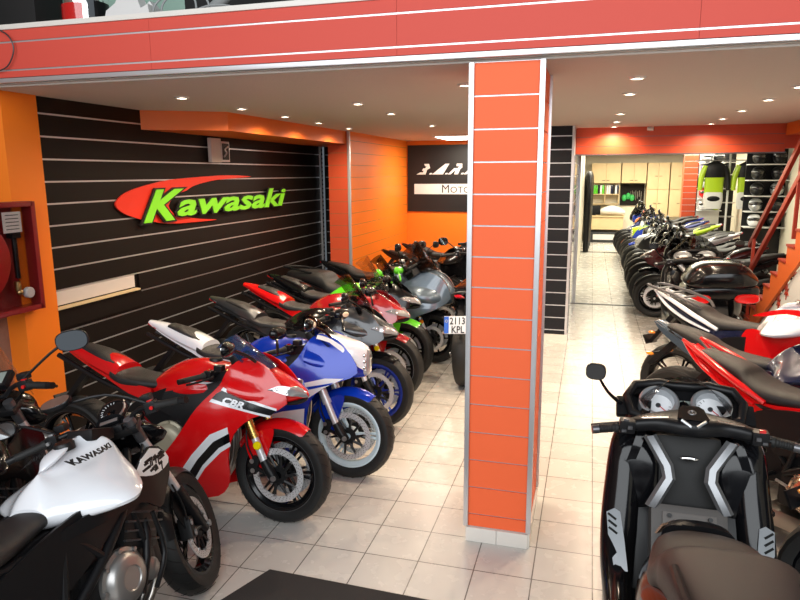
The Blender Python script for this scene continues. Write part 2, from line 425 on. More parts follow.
# soffit over the black slatwall
g = G().prism([(-3.62, 4.84), (-3.02, 5.22), (-2.97, 9.62), (-2.97, 10.0), (-3.62, 10.0)], 2.375, CZ, 'z', 0)
struct('trim_4', g, 'soffit_orange')

# mezzanine edge beam over the pillar
g = G(); y = 3.30
for a, b in ((2.572, 2.607), (2.617, 2.763), (2.773, 2.835)):
    xs = [-3.75, -2.35, -0.95, 0.42, 1.8, 3.5]
    for i in range(len(xs)-1): g.box(((xs[i]+xs[i+1])/2, y-0.006, (a+b)/2), (xs[i+1]-xs[i]-0.0015, 0.018, b-a), 0)
g.box((-0.12, y+0.012, 2.70), (7.25, 0.02, 0.27), 1)
g.box((-0.12, y+0.10, 2.69), (7.25, 0.16, 0.30), 2)
for z in (2.612, 2.768): g.box((-0.12, y-0.005, z), (7.25, 0.012, 0.009), 1)
g.box((-0.12, y-0.004, 2.556), (7.25, 0.03, 0.026), 1, 0.006)
g.box((-0.12, y+0.03, 2.850), (7.25, 0.11, 0.028), 3, 0.004)
struct('trim_5', g, ['beam_coral', 'alu_line', 'ceiling_plaster', 'light_tile'])
struct('floor_mezzanine', G().box((-0.12, 4.35, 2.79), (7.3, 1.9, 0.10)), 'ceiling_plaster')
struct('wall_mezzanine', G().box((-0.8, 5.2, 3.7), (9.6, 0.1, 2.0)).box((-5.0, 3.6, 3.7), (0.1, 3.2, 2.0)), 'mint_wall')

# the orange pillar
def pillar():
    g = G(); x0, x1, y0, y1 = -0.585, -0.245, 3.335, 3.90
    g.box(((x0+x1)/2, (y0+y1)/2, 1.29), (x1-x0-.02, y1-y0-.02, 2.48), 1)
    zs = [0.085]+[2.5015-0.1555*i for i in range(15, -1, -1)]
    zs = [0.085]+[2.53-0.158*i for i in range(15, -1, -1)]
    for i in range(len(zs)-1):
        a, b = zs[i]+0.004, zs[i+1]-0.004
        g.box(((x0+x1)/2, (y0+y1)/2, (a+b)/2), (x1-x0-0.004, y1-y0-0.004, b-a), 0)
    for X in (x0, x1):
        for Y in (y0, y1): g.box((X, Y, 1.31), (0.026, 0.026, 2.44), 1, 0.004)
    o = struct('trim_6', g, ['pillar_orange', 'alu_line'])
    g = G()
    for i in range(2): g.box((x0+0.085+0.17*i, y0-0.004, 0.042), (0.168, 0.012, 0.082), 0, 0.002)
    for i in range(2): g.box((x1+0.002, y0+0.14+0.285*i, 0.042), (0.012, 0.28, 0.082), 0, 0.002)
    g.box(((x0+x1)/2, (y0+y1)/2, 0.042), (x1-x0-.006, y1-y0-.006, 0.082), 0)
    struct('baseboard_pillar', g, 'light_tile')
pillar()
# dark slatwall pier and the partition beyond it
g = slat(-0.50, -0.235, 0.08, CZ, axis='y', pos=8.04, face=-1); g.box((-0.37, 8.07, 1.3), (0.3, 0.06, 2.46), 2)
for x in (-0.515, -0.222): g.box((x, 8.03, 1.3), (0.03, 0.04, 2.46), 1, .004)
g.box((-0.37, 8.05, 0.04), (0.34, 0.10, 0.08), 3)
struct('trim_7', g, ['slat_dark', 'alu_line', 'slat_dark', 'light_tile'])
g = slat(8.1, 10.45, 0.0, 2.2, pos=-0.212, gap=0.014)
struct('wall_partition', g, ['mirror_soft' if 'mirror_soft' in M else 'silver_paint', 'alu_line'])
g = G().box((-0.26, 15.7, 1.265), (0.1, 10.4, 2.53), 0); struct('wall_workshop_left', g, 'cream_wall')
g = G().box((-0.19, 10.5, 1.2), (0.05, 0.05, 2.4), 0, .004); struct('trim_8', g, 'alu_line')
g = G().box((0.9, 10.5, 0.004), (2.3, 0.06, 0.008), 0); g.box((0.9, 17.65, 0.004), (2.3, 0.09, 0.008), 0); struct('trim_9', g, 'dark_grey')
# back beam (orange-red slatwall) between show room and workshop
g = slat(-0.2, 2.05, 2.22, CZ, axis='y', pos=8.5, face=-1, first=2.31, pitch=0.11, gap=0.005); g.box((0.92, 8.6, 2.375), (2.3, 0.18, 0.30), 0)
g.box((0.92, 8.49, 2.213), (2.3, 0.03, 0.016), 1)
struct('trim_10', g, ['wall_red', 'frame_grey'])
g = G().box((2.75, 8.58, 2.40), (1.4, 0.2, 0.28), 0); struct('trim_11', g, 'wall_red')
g = G().prism([(2.05, 8.45), (2.6, 8.45), (2.6, 3.6), (2.25, 3.6), (2.05, 7.6)], 2.40, CZ-.001, 'z', 0); struct('trim_12', g, 'soffit_orange')
g = G().box((3.65, 10, 1.265), (0.1, 23, 2.53), 0); struct('wall_right', g, 'cream_wall')
g = slat(6.5, 12.0, 0.0, CZ, pos=3.58, face=-1); struct('wall_right_slat', g, ['wall_red', 'alu_line'])
g = G().box((1.6, 21.0, 1.265), (4.2, 0.1, 2.53), 0); struct('wall_workshop', g, 'cream_wall')

# recessed ceiling spotlights
def spot_proto():
    o = empty('ceiling_spotlight')
    g = G().lathe([(0.030, -0.002), (0.034, -0.012), (0.046, -0.010), (0.050, 0.0)], ax=(0, 0, 1), n=24); build('trim_ring', g, 'trim_white', o)
    g = G().lathe([(0.0, -0.010), (0.018, -0.010), (0.031, -0.004)], ax=(0, 0, 1), n=20); build('bulb', g, 'bulb', o)
    return o
sp = spot_proto(); first = True
rows = {'far left': [(-2.74, y) for y in (4.14, 4.96, 5.76, 6.55, 7.45)], 'left centre': [(-1.73, y) for y in (4.91, 5.79, 7.36)],
        'behind the pillar': [(-0.76, 4.11), (-0.74, 5.7), (-0.74, 7.4)], 'aisle': [(0.22, y) for y in (4.12, 4.91, 6.51, 7.49, 8.3)],
        'right': [(1.23, y) for y in (4.86, 5.64, 6.56, 7.46, 8.16)]}
where = {'far left': ('along the orange soffit', 'nearest the mezzanine beam', 'second from the mezzanine beam', 'at the middle of its row', 'fourth from the mezzanine beam', 'farthest, near the orange wall'),
         'left centre': ('over the left motorcycles', 'nearest of its row', 'middle of its row', 'farthest of its row'),
         'behind the pillar': ('beside or behind the orange pillar', 'just left of the pillar top', 'hidden behind the pillar', 'farthest behind the pillar'),
         'aisle': ('over the tiled aisle', 'nearest the camera', 'second nearest', 'third along', 'fourth along', 'by the red back beam'),
         'right': ('over the right-hand motorcycles', 'nearest at the picture edge', 'second along', 'third along', 'fourth along', 'by the red back beam')}
n = 0
for k, pts in rows.items():
    for i, (x, y) in enumerate(pts):
        o = sp if n == 0 else dup(sp); n += 1
        o.location = (x, y, CZ)
        tag(o, 'recessed ceiling spotlight %s, %s' % (where[k][0], where[k][i+1]), 'ceiling light', 'recessed spotlights in the plaster ceiling')
        l = bpy.data.lights.new('spot_beam', 'SPOT'); l.energy = 20; l.color = (1.0, 0.80, 0.58); l.spot_size = math.radians(164); l.spot_blend = 0.85; l.shadow_soft_size = 0.03
        lo = bpy.data.objects.new('spot_beam', l); COL.objects.link(lo); lo.location = (0, 0, -0.03); lo.parent = o
# fluorescent panel before the banner and three round ones in the workshop
o = empty('ceiling_light_panel', (-1.93, 9.84, CZ)); tag(o, 'bright rectangular ceiling light panel in front of the black banner', 'ceiling light')
build('frame', G().box((0, 0, -0.008), (0.52, 0.92, 0.016), 0, .004), 'trim_white', o); build('diffuser', G().box((0, 0, -0.019), (0.46, 0.86, 0.008), 0), 'panel_light', o)
l = bpy.data.lights.new('panel_beam', 'AREA'); l.size = 0.5; l.energy = 34; l.color = (1, 0.90, 0.74); lo = bpy.data.objects.new('panel_beam', l); COL.objects.link(lo); lo.location = (0, 0, -0.04); lo.parent = o
for i, (x, y, t) in enumerate([(0.62, 15.5, 'over the aisle end by the pale cabinets'), (2.0, 15.5, 'left of the red column in the workshop'), (3.1, 14.6, 'over the helmet shelves in the workshop')]):
    o = empty('round_ceiling_light', (x, y, CZ)); tag(o, 'large round bright ceiling light ' + t, 'ceiling light', 'round lights in the workshop ceiling')
    build('housing', G().lathe([(0.0, -0.001), (0.20, -0.001), (0.20, -0.03), (0.17, -0.035)], ax=(0, 0, 1), n=28), 'trim_white', o)
    build('diffuser', G().lathe([(0.0, -0.045), (0.12, -0.042), (0.17, -0.033)], ax=(0, 0, 1), n=28), 'tube_light', o)

# security camera under the ceiling by the back beam
o = empty('security_camera', (0.62, 8.42, 2.50)); tag(o, 'small white security camera under the ceiling on the red back beam', 'camera')
build('bracket', G().tube([(0, 0.06, 0.02), (0, 0.0, 0.02), (0, -0.02, 0)], .008), 'trim_white', o)
build('housing', G().loft([(-.03, 0, 0, .018, .018), (.0, 0, 0, .024, .024), (.04, 0, 0, .024, .024)], k=1), 'trim_white', o)
build('camera_lens', G().ell((.041, 0, 0), (.008, .015, .015)), 'gloss_black', o)

# brand sign on the black slatwall
SW = [(4.435, 1.774), (4.49, 1.83), (4.60, 1.875), (4.797, 1.915), (5.148, 1.96), (5.623, 1.984), (6.175, 1.998), (6.65, 1.982), (6.015, 1.958), (5.703, 1.930), (5.50, 1.895), (5.40, 1.86),
      (5.25, 1.83), (5.12, 1.74), (5.2, 1.66), (5.34, 1.630), (5.60, 1.590), (5.90, 1.562), (5.412, 1.568), (5.1, 1.580), (4.827, 1.622), (4.62, 1.67), (4.50, 1.715)]
o = empty('kawasaki_sign', (-3.606, 5.5, 1.5)); tag(o, 'red swoosh sign with green Kawasaki lettering mounted on the black slatwall', 'sign')
g = G().prism(smooth_loop([(y-5.5, z-1.5) for y, z in SW], 3), 0.0, 0.014, 'x', 0); build('swoosh', g, 'logo_red', o)
g = G(); k = dict(shear=0.42, sx=1.75)
add_text(g, 'K', 0.37, (0.032, -0.80, 0.120), (0, 1, 0), (0, 0, 1), 1, depth=0.008, bold=0.024, **k)
add_text(g, 'awasaki', 0.285, (0.032, -0.32, 0.145), (0, 1, 0), (0, 0, 1), 1, depth=0.008, bold=0.018, shear=0.28, sx=2.45)
add_text(g, 'K', 0.37, (0.044, -0.80, 0.120), (0, 1, 0), (0, 0, 1), 0, depth=0.004, bold=0.010, **k)
add_text(g, 'awasaki', 0.285, (0.044, -0.32, 0.145), (0, 1, 0), (0, 0, 1), 0, depth=0.004, bold=0.007, shear=0.28, sx=2.45)
build('lettering', g, ['logo_green', 'sign_black'], o, smooth=False)
# plaque
o = empty('wall_plaque', (-3.595, 6.0, 2.13)); tag(o, 'small pale wooden plaque with a dark framed emblem high on the black slatwall', 'plaque')
build('board', G().box((0.02, -0.10, 0.11), (0.04, 0.18, 0.23), 0, .004), 'card_white', o)
g = G().box((0.03, 0.06, 0.10), (0.03, 0.16, 0.20), 0, .003).box((0.047, 0.06, 0.10), (0.006, 0.12, 0.16), 1); build('frame', g, ['alu', 'sign_black'], o)
g = G().tube([(0.052, 0.02, 0.05), (0.052, 0.07, 0.09), (0.052, 0.04, 0.12), (0.052, 0.10, 0.15)], .008, k=3); build('emblem', g, 'alu_line', o)
# banner on the back wall
o = empty('shop_banner', (-2.93, 10.74, 1.39)); tag(o, 'large black shop banner with slanted white letters and a white strip on the orange wall', 'sign')
build('board', G().box((1.0, -0.006, 0.535), (2.0, 0.012, 1.07), 0), 'sign_black', o)
g = G()
# slanted stencil letters B A R R
def slant(pts, x, z, sx, sz, m): g.prism([(x+p[0]*sx+p[1]*0.62*sz, z+p[1]*sz) for p in pts], -0.020, -0.012, 'y', m)
B_ = [(0, 0), (.72, 0), (.62, .45), (.78, .6), (.5, 1), (.12, 1), (.30, .78), (.42, .78), (.40, .58), (.26, .58), (.26, .36), (.40, .36), (.42, .2), (.2, .2)]
A_ = [(0, 0), (.85, 0), (.85, 1), (.55, 1)]
R_ = [(0, 0), (.22, 0), (.40, .42), (.50, 0), (.78, 0), (.72, .5), (.80, .62), (.62, 1), (.20, 1), (.30, .76), (.52, .76), (.48, .58), (.22, .58)]
for i, P_ in enumerate((B_, A_, R_, R_)): slant(P_, 0.15+0.262*i, 0.60, 0.215, 0.17, 0)
for i in range(3): slant([(0, 0), (.18, 0), (.18, .14), (0, .14)], 0.365+0.262*i, 0.60, 0.22, 0.17, 0)
build('letters', g, 'white_wall', o, smooth=False)
g = G().box((1.0, -0.016, 0.365), (1.77, 0.008, 0.165), 0); build('strip', g, 'white_wall', o)
g = G(); add_text(g, 'M', 0.19, (0.57, -0.022, 0.305), (1, 0, 0), (0, 0, 1), 0, depth=0.002, sx=0.95); add_text(g, 'OTO', 0.145, (0.715, -0.022, 0.305), (1, 0, 0), (0, 0, 1), 0, depth=0.002, sx=1.05)
build('strip_lettering', g, 'sign_black', o, smooth=False)

# fire hose cabinet
o = empty('fire_hose_cabinet', (-3.60, 3.2, 1.13)); tag(o, 'dark red glass-fronted fire hose cabinet with reel on the orange pilaster', 'fire hose cabinet')
g = G()
for a, b in (((-0.33), 'y'), (0.33, 'y')): g.box((0.05, a, 0.355), (0.10, 0.035, 0.71), 0, .003)
for z in (0.018, 0.695): g.box((0.05, 0, z), (0.10, 0.66, 0.035), 0, .003)
g.box((0.004, 0, 0.355), (0.008, 0.66, 0.70), 0)
build('housing', g, 'cab_red', o)
g = G().lathe([(0.24, 0.03), (0.25, 0.035), (0.25, 0.08), (0.24, 0.085), (0.06, 0.085), (0.05, 0.07)], c=(0, -0.12, 0.36), ax=(1, 0, 0), n=40)
rl = build('hose_reel', g, 'reel_red', o)
g = G().lathe([(0.0, 0.075), (0.035, 0.075), (0.035, 0.092), (0.0, 0.095)], c=(0, -0.12, 0.36), ax=(1, 0, 0), n=20); build('hub', g, 'brass', rl)
g = G().tube([(0.05, 0.2, 0.5), (0.05, 0.2, 0.36), (0.05, 0.2, 0.22)], .016).box((0.05, 0.2, 0.5), (.05, .07, .04), 0, .004); build('hose_nozzle', g, 'satin_black', o)
g = G().tube([(0.05, 0.19, 0.20), (0.05, 0.19, 0.14)], .02).ell((0.06, 0.19, 0.13), (.022, .022, .022)); build('valve', g, 'brass', o)
g = G().lathe([(0.0, 0.09), (0.03, 0.09), (0.036, 0.085), (0.036, 0.06)], c=(0, 0.25, 0.12), ax=(1, 0, 0), n=24); build('pressure_gauge', g, ['paper'], o)
g = G().box((0.092, 0.16, 0.585), (0.003, 0.14, 0.13), 0)
for i in range(5): g.box((0.094, 0.16, 0.63-0.022*i), (0.001, 0.10, 0.005), 1)
build('notice', g, ['paper', 'dark_grey'], o)
build('glass_door', G().box((0.098, 0, 0.355), (0.004, 0.63, 0.65), 0), 'cabinet_glass', o)

# door mat
g = G().prism([(-1.50, 2.775), (-0.10, 2.735), (-0.10, 1.6), (-1.95, 1.6)], 0.0, 0.010, 'z', 0)
tag(build('door_mat', g, 'mat_grey'), 'dark grey entrance mat lying on the tiles in the foreground', 'mat')

# stairs on the right, climbing towards the camera
def stairs():
    o = empty('staircase', (2.1, 9.2, 0)); tag(o, 'orange steel staircase with dark red handrails climbing behind the right motorcycles', 'staircase')
    x0, x1 = -0.12, 0.95; n = 14; run = 0.262; rise = 0.178
    for X in (x0, x1):
        pts = [(0.0, 0.0)]
        for i in range(n):
            pts += [(-i*run, (i+1)*rise), (-(i+1)*run, (i+1)*rise)]
        pts += [(-n*run, n*rise-0.30), (-0.25, 0.0)]
        g = G().prism(pts, X-0.015, X+0.015, 'x', 0); build('stringer', g, 'stair_orange', o, smooth=False)
    for i in range(n):
        build('step', G().box(((x0+x1)/2, -(i+.5)*run, (i+1)*rise+0.012), (x1-x0+0.05, run+0.02, 0.024), 0, .003), 'stair_red', o)
    sl = -rise/run
    for X in (x0, x1):
        for h, yt in ((1.0, 0.15), (0.60, 0.02)):
            a = Vector((X, yt, rise+h+sl*yt)); b = Vector((X, -3.3, rise+h-sl*3.3))
            g = G(); d = (b-a); L = d.length; rot = d.to_track_quat('Y', 'Z').to_matrix().to_4x4()
            g.box((a+b)/2, (0.04, L, 0.07), 0, .004, rot=rot); build('handrail', g, 'stair_red', o)
        for yy in (-0.05, -1.7, -3.2):
            g = G().box((X, yy, rise+sl*yy+0.50), (0.035, 0.035, 1.0), 0, .003); build('baluster', g, 'stair_red', o)
stairs()
g = G().prism([(9.0, 0), (8.9, 0.02), (5.9, 1.93), (5.9, 0)], 2.0, 2.06, 'x', 0); struct('wall_under_stairs', g, 'white_wall', smooth=False)
def decal(y, z, s):
    g = G()
    for a, r in ((0, 1), (2.1, .8), (4.2, .9)):
        g.prism([(y+s*r*math.cos(a+q*.5)*(1 if q % 2 else .35), z+s*r*math.sin(a+q*.5)*(1 if q % 2 else .35)) for q in range(5)], 1.990, 1.999, 'x', 0)
    return g
for i, (y, z) in enumerate([(7.85, 0.62), (7.6, 0.78), (7.5, 0.55)]):
    tag(build('wall_decal', decal(y, z, .10), 'stair_red', smooth=False), 'small dark red splash decal on the white wall under the stairs, ' + ('left one', 'upper one', 'lower one')[i], 'decal', 'red decals under the stairs')
# ------------------------------------------------------------------ motorcycle parts
AF, AR = 0.705, -0.705           # axle positions along the motorcycle
def steer(ang, rake=24.0, xf=AF, r=0.30, offs=-0.03):
    """turns the front end about the steering axis"""
    u = Vector((-math.sin(math.radians(rake)), 0, math.cos(math.radians(rake))))
    p = Vector((xf+offs, 0, r))
    return Matrix.Translation(p) @ Matrix.Rotation(math.radians(ang), 4, u) @ Matrix.Translation(-p)
def fork_pt(d, xf=AF, r=0.30, rake=24.0, y=0.0, offs=0.0):
    return (xf+offs-math.sin(math.radians(rake))*d, y, r+math.cos(math.radians(rake))*d)
def wheel(root, name, x, r=0.30, w=0.12, rim='gloss_black', spokes=10, T=None, discs=2, disc_r=0.155, thin=False, stripe=None, style=0, dish='disc_steel', lo=False):
    rr = r-0.078 if not thin else r-0.055
    n = 56 if not lo else 28
    g = G(T); hw = w*0.36
    g.lathe([(rr-.012, -hw), (rr+.008, -hw), (rr+.010, -hw+.006), (rr-.018, -hw*.55), (rr-.020, 0), (rr-.018, hw*.55), (rr+.010, hw-.006), (rr+.008, hw), (rr-.012, hw), (rr-.034, hw*.5), (rr-.036, -hw*.5)], c=(x, 0, r), n=n, m=0, closed=True)
    for i in range(spokes):
        a = 2*PI*i/spokes
        for sgn in ((-1, 1) if style == 0 else (0,)):
            a2 = a+sgn*0.10
            p0 = Vector((x+math.cos(a)*0.035, sgn*0.004, r+math.sin(a)*0.035)); p1 = Vector((x+math.cos(a2)*(rr-.022), 0, r+math.sin(a2)*(rr-.022)))
            g.tube([p0, (p0+p1)/2, p1], [0.013, .008, 0.011], 0, n=6)
    g.lathe([(0.0, -.045), (0.030, -.045), (0.042, -.03), (0.042, .03), (0.030, .045), (0, .045)], c=(x, 0, r), n=20, m=0)
    mats = [rim]
    if stripe:
        for sy in (-1, 1): g.lathe([(rr+.0095, sy*(hw+.001)), (rr+.0005, sy*(hw+.0016))], c=(x, 0, r), n=n, m=1)
        mats.append(stripe)
    o = build(name, g, mats, root)
    g = G(T); q = w/2
    prof = [(rr, -hw), (rr+.018, -q*.86), (rr+.040, -q), (r-.022, -q*.93), (r-.008, -q*.62), (r-.001, -q*.25), (r, 0), (r-.001, q*.25), (r-.008, q*.62), (r-.022, q*.93), (rr+.040, q), (rr+.018, q*.86), (rr, hw)]
    g.lathe(prof, c=(x, 0, r), n=n)
    if not lo:
        for i in range(28):    # tread grooves
            a = 2*PI*i/28
            for sy in (-1, 1):
                a2 = a+(.10 if sy > 0 else 0)
                g.tube([(x+math.cos(a2+.13*t)*(r-.0005-.013*t*t), sy*(0.008+q*.78*t), r+math.sin(a2+.13*t)*(r-.0005-.013*t*t)) for t in (0, .33, .66, 1)], .0016, 1, n=4)
    build('tyre', g, ['tyre', 'void_black'], o)
    for k, sy in enumerate((-1, 1)[:discs]):
        y = sy*0.062; g = G(T)
        g.lathe([(disc_r-.036, -.0025), (disc_r, -.0025), (disc_r, .0025), (disc_r-.036, .0025)], c=(x, y, r), n=48 if not lo else 24, m=0, closed=True)
        if not lo:
            for i in range(36):
                a = 2*PI*i/36
                for j, rd in enumerate((disc_r-.009, disc_r-.020, disc_r-.029)):
                    aa = a+j*.058
                    for s2 in (-1, 1): g.lathe([(0, s2*.0030), (.0027, s2*.0030)], c=(x+math.cos(aa)*rd, y, r+math.sin(aa)*rd), n=6, m=1)
        for i in range(10):
            a = 2*PI*i/10
            g.tube([(x+math.cos(a)*.05, y, r+math.sin(a)*.05), (x+math.cos(a+.16)*(disc_r-.034), y, r+math.sin(a+.16)*(disc_r-.034))], [.010, .007], 1, n=6)
            g.lathe([(0, -.006), (.009, -.006), (.009, .006), (0, .006)], c=(x+math.cos(a+.16)*(disc_r-.037), y, r+math.sin(a+.16)*(disc_r-.037)), n=8, m=2)
        g.lathe([(0.022, -.004), (.058, -.004), (.058, .004), (.022, .004)], c=(x, y, r), n=20, m=1, closed=True)
        build('brake_disc', g, [dish, 'engine_black', 'alu'], o)
    return o
def forks(root, T, upper='gold', lower='satin_black', x=AF, r=.30, L=.66, usd=True, caliper='engine_black', reflector=None, y0=0.098, lo=False):
    for sy in (-1, 1):
        g = G(T); P = lambda d, dx=0: (fork_pt(d, x, r, y=sy*y0)[0]+dx, sy*y0, fork_pt(d, x, r)[2])
        if usd:
            g.tube([P(.25, -.03), P(L, -.03)], .0275, 0, 16); g.tube([P(.27, -.03), P(.24, -.03)], .030, 0, 16); g.tube([P(.02, -.03), P(.25, -.03)], .0215, 1, 14)
            g.tube([P(-.02, -.005), P(.04, -.022), P(.10, -.03)], [.026, .030, .027], 2, 12)
        else:
            g.tube([P(.26, -.03), P(L, -.03)], .0205, 1, 16); g.tube([P(-.02, -.012), P(.05, -.03), P(.28, -.03)], [.022, .029, .028], 2, 14)
        f = build('fork_leg', g, [upper, 'disc_steel', lower], root)
        g = G(T); c = P(.0, 0)
        cx, cz = x-.145, r+.035
        g.box((cx+.01, sy*.070, cz+.02), (.05, .062, .105), 0, .012, rot=Matrix.Rotation(.35, 4, 'Y'))
        g.tube([(cx+.005, sy*.105, cz-.01), (cx+.005, sy*.108, cz-.01)], .014, 1, 12); g.tube([(cx+.0, sy*.105, cz+.045), (cx, sy*.108, cz+.045)], .014, 1, 12)
        g.tube([(cx+.02, sy*.085, cz), (x-.06, sy*y0, r+.02)], .012, 0, 8)
        g.tube([(cx, sy*.09, cz+.06), (cx-.03, sy*.11, cz+.18), (cx-.03, sy*.07, cz+.42)], .005, 0, 6, k=4)
        build('brake_caliper', g, [caliper, 'alu'], f)
        if reflector:
            g = G(T); q = P(.20, -.03); g.lathe([(0, .032), (.021, .032), (.024, .028), (.024, .02)], c=(q[0]+.012, sy*y0, q[2]) if sy < 0 else (q[0]+.012, sy*y0, q[2]), ax=(0, sy, 0), n=20); build('reflector', g, reflector, f)
        g = G(T); g.tube([(x, sy*.118, r), (x, sy*.128, r)], .016, 0, 12); build('axle_nut', g, 'alu', f)
    g = G(T)
    for d in (L-.02, L-.20): g.box((fork_pt(d, x, r)[0]-.03, 0, fork_pt(d, x, r)[2]), (.075, .25, .03), 0, .008, rot=Matrix.Rotation(-math.radians(24), 4, 'Y'))
    build('triple_clamp', g, 'engine_black', root)
def fender(root, T, mt, x=AF, r=.30, a0=20, a1=150, w=.066, R=None, tail=True, name='front_fender', lo=False):
    R = R or r+.016; g = G(T); P = []; n = 18
    for i in range(n+1):
        t = i/n; a = math.radians(a0+(a1-a0)*t); ww = w*(0.45+0.55*min(1, math.sin(PI*min(1, t*1.15+.12))**.5 if t < .8 else .9)); row = []
        for j in range(9):
            v = -1+j/4; rr = R-.030*v*v-.012*abs(v)**5; row.append((x+math.cos(a)*rr, v*ww, r+math.sin(a)*rr))
        P.append(row)
    g.sheet(P, .003)
    # side cheeks reaching down to the fork
    Yf = lambda X, Z: w*.96
    pts = [(x-.02, r+R*.93-.02), (x-.13, r+R*.84-.02), (x-.20, r+.19), (x-.17, r+.08), (x-.10, r+.02), (x-.06, r+.12)]
    g.side(pts, lambda X, Z: w+.012, t=.006, k=4, step=.08)
    return build(name, g, mt, root)
def handlebars(root, T, kind='clip', c=(.36, 0, .88), w=.33, up=.0, grips='rubber_grip', bar='satin_black', sweep=.09, lever='satin_black', mirrors=None, mirror_face='mirror_glass', weight='satin_black', lo=False, rtip=None):
    cx, _, cz = c
    hb = None
    for sy in (-1, 1):
        g = G(T)
        if kind == 'clip': pts = [(cx+.02, sy*.09, cz), (cx, sy*.16, cz+.004), (cx-sweep, sy*w, cz-.01)]
        else: pts = [(cx, 0, cz), (cx+.01, sy*.08, cz), (cx-.005, sy*.16, cz+up), (cx-sweep, sy*w, cz+up-.012)]
        g.tube(pts, .0115, 0, 10, k=3)
        b = build('handlebar', g, bar, root)
        e = Vector(pts[-1]); a = Vector(pts[-2]); d = (e-a).normalized()
        s0 = e-d*.13
        g = G(T); g.tube([s0, s0+d*.01, s0+d*.02, e-d*.005], [.021, .021, .0165, .0165], 0, 12); build('grip', g, grips, b)
        g = G(T); g.tube([e-d*.004, e+d*.028], .0155, 0, 12); build('bar_end', g, weight, b)
        g = G(T); g.box(s0-d*.03, (.045, .05, .05), 0, .008); g.box(s0-d*.03+Vector((0, 0, .026)), (.016, .02, .01), 1, .002); g.tube([s0-d*.02+Vector((-.02, 0, .0)), s0-d*.02+Vector((-.032, 0, 0))], .008, 1, 8); build('switch_gear', g, ['satin_black', 'tail_red' if sy < 0 else 'alu'], b)
        g = G(T); l0 = s0-d*.02+Vector((.03, 0, -.005))
        g.tube([s0-d*.025, l0, l0+d*.03+Vector((.025, 0, 0)), l0+d*.10+Vector((.022, 0, -.006)), l0+d*.165+Vector((.008, 0, -.01))], [.010, .009, .007, .006, .007], 0, 8, k=3); build('lever', g, lever, b)
        if kind != 'clip' or sy < 0:
            g = G(T); g.box(s0-d*.06+Vector((.035, 0, .035)), (.05, .045, .034), 0, .008); build('fluid_reservoir', g, 'satin_black', b)
        if mirrors:
            mx, my, mz, rx, rz, yaw = mirrors
            base = s0-d*.05+Vector((0, 0, .02)); tip = Vector((cx+mx, sy*my, cz+mz))
            if rtip and sy < 0: tip = Vector(rtip[:3])
            g = G(T); mid = (base+tip)/2+Vector((.01, sy*.02, .03)); g.tube([base, mid, tip+Vector((0, -sy*.04, -.01))], .006, 0, 8, k=4)
            R = Matrix.Rotation(-sy*math.radians(yaw), 4, 'Z')
            if rtip and sy < 0: R = Matrix.Rotation(1.1, 4, 'Y')
            TT = (T if T is not None else Matrix.Identity(4)) @ Matrix.Translation(tip) @ R
            h = G(TT); h.loft([(-.010, 0, 0, rx, rz, 2.6, 0), (.004, 0, 0, rx*.97, rz*.97, 2.6, 0), (.020, 0, 0, rx*.7, rz*.65, 2.6, 0), (.026, 0, 0, rx*.15, rz*.15, 2.6, 0)], m=0, k=2)
            g.merge(h); b2 = build('mirror', g, 'satin_black', b)
            h = G(TT); h.loft([(-.0125, 0, 0, rx*.93, rz*.91, 2.6, 0), (-.0105, 0, 0, rx*.93, rz*.91, 2.6, 0)], k=1)
            build('mirror_face', h, mirror_face, b)
def engine(root, mats=('engine_black', 'clutch_grey', 'alu'), cx=.02, cz=.36, cover='clutch_grey', cylz=.62):
    g = G()
    g.box((cx-.03, 0, cz), (.40, .30, .24), 0, .04).box((cx-.16, 0, cz+.11), (.20, .26, .16), 0, .03)
    rot = Matrix.Rotation(.45, 4, 'Y')
    g.box((cx+.13, 0, cz+.16), (.20, .32, .24), 0, .02, rot=rot)
    for i in range(7): g.box((cx+.10+.035*i*.45*1.1, 0, cz+.08+i*.032), (.21, .34, .008), 2, .002, rot=rot)
    g.box((cx+.20, 0, cz+.29), (.17, .30, .10), 0, .025, rot=rot)
    e = build('engine', g, ['engine_black', 'clutch_grey', 'dark_grey'], root)
    for sy, rc, dx in ((-1, .098, -.05), (1, .082, -.02)):
        g = G(); c = (cx+dx, sy*.15, cz)
        g.lathe([(rc+.018, 0), (rc+.018, .016), (rc+.004, .022), (rc-.004, .045), (rc-.02, .056), (rc*.5, .060), (rc*.46, .055), (0, .055)], c=c, ax=(0, sy, 0), n=36, m=0)
        for i in range(8):
            a = 2*PI*i/8; g.lathe([(.009, .010), (.009, .030), (0, .031)], c=(c[0]+math.cos(a)*(rc+.013), c[1], c[2]+math.sin(a)*(rc+.013)), ax=(0, sy, 0), n=8, m=0)
        build('engine_cover', g, cover, e)
        g = G(); c = (cx+dx+.15, sy*.14, cz-.05); g.lathe([(.045, 0), (.045, .03), (.03, .04), (0, .042)], c=c, ax=(0, sy, 0), n=24); build('engine_cap', g, cover, e)
    return e
def headers(root, mt='exhaust_steel', cx=.02):
    g = G()
    for y in (-.09, -.03, .03, .09): g.tube([(cx+.22, y, .60), (cx+.34, y, .52), (cx+.33, y*.9, .30), (cx+.22, y*.6, .17), (cx-.05, y*.4-.02, .135), (cx-.2, -.04, .14)], .019, 0, 10, k=4)
    g.box((cx-.18, -.03, .15), (.30, .20, .10), 0, .035)
    return build('exhaust_header', g, mt, root)
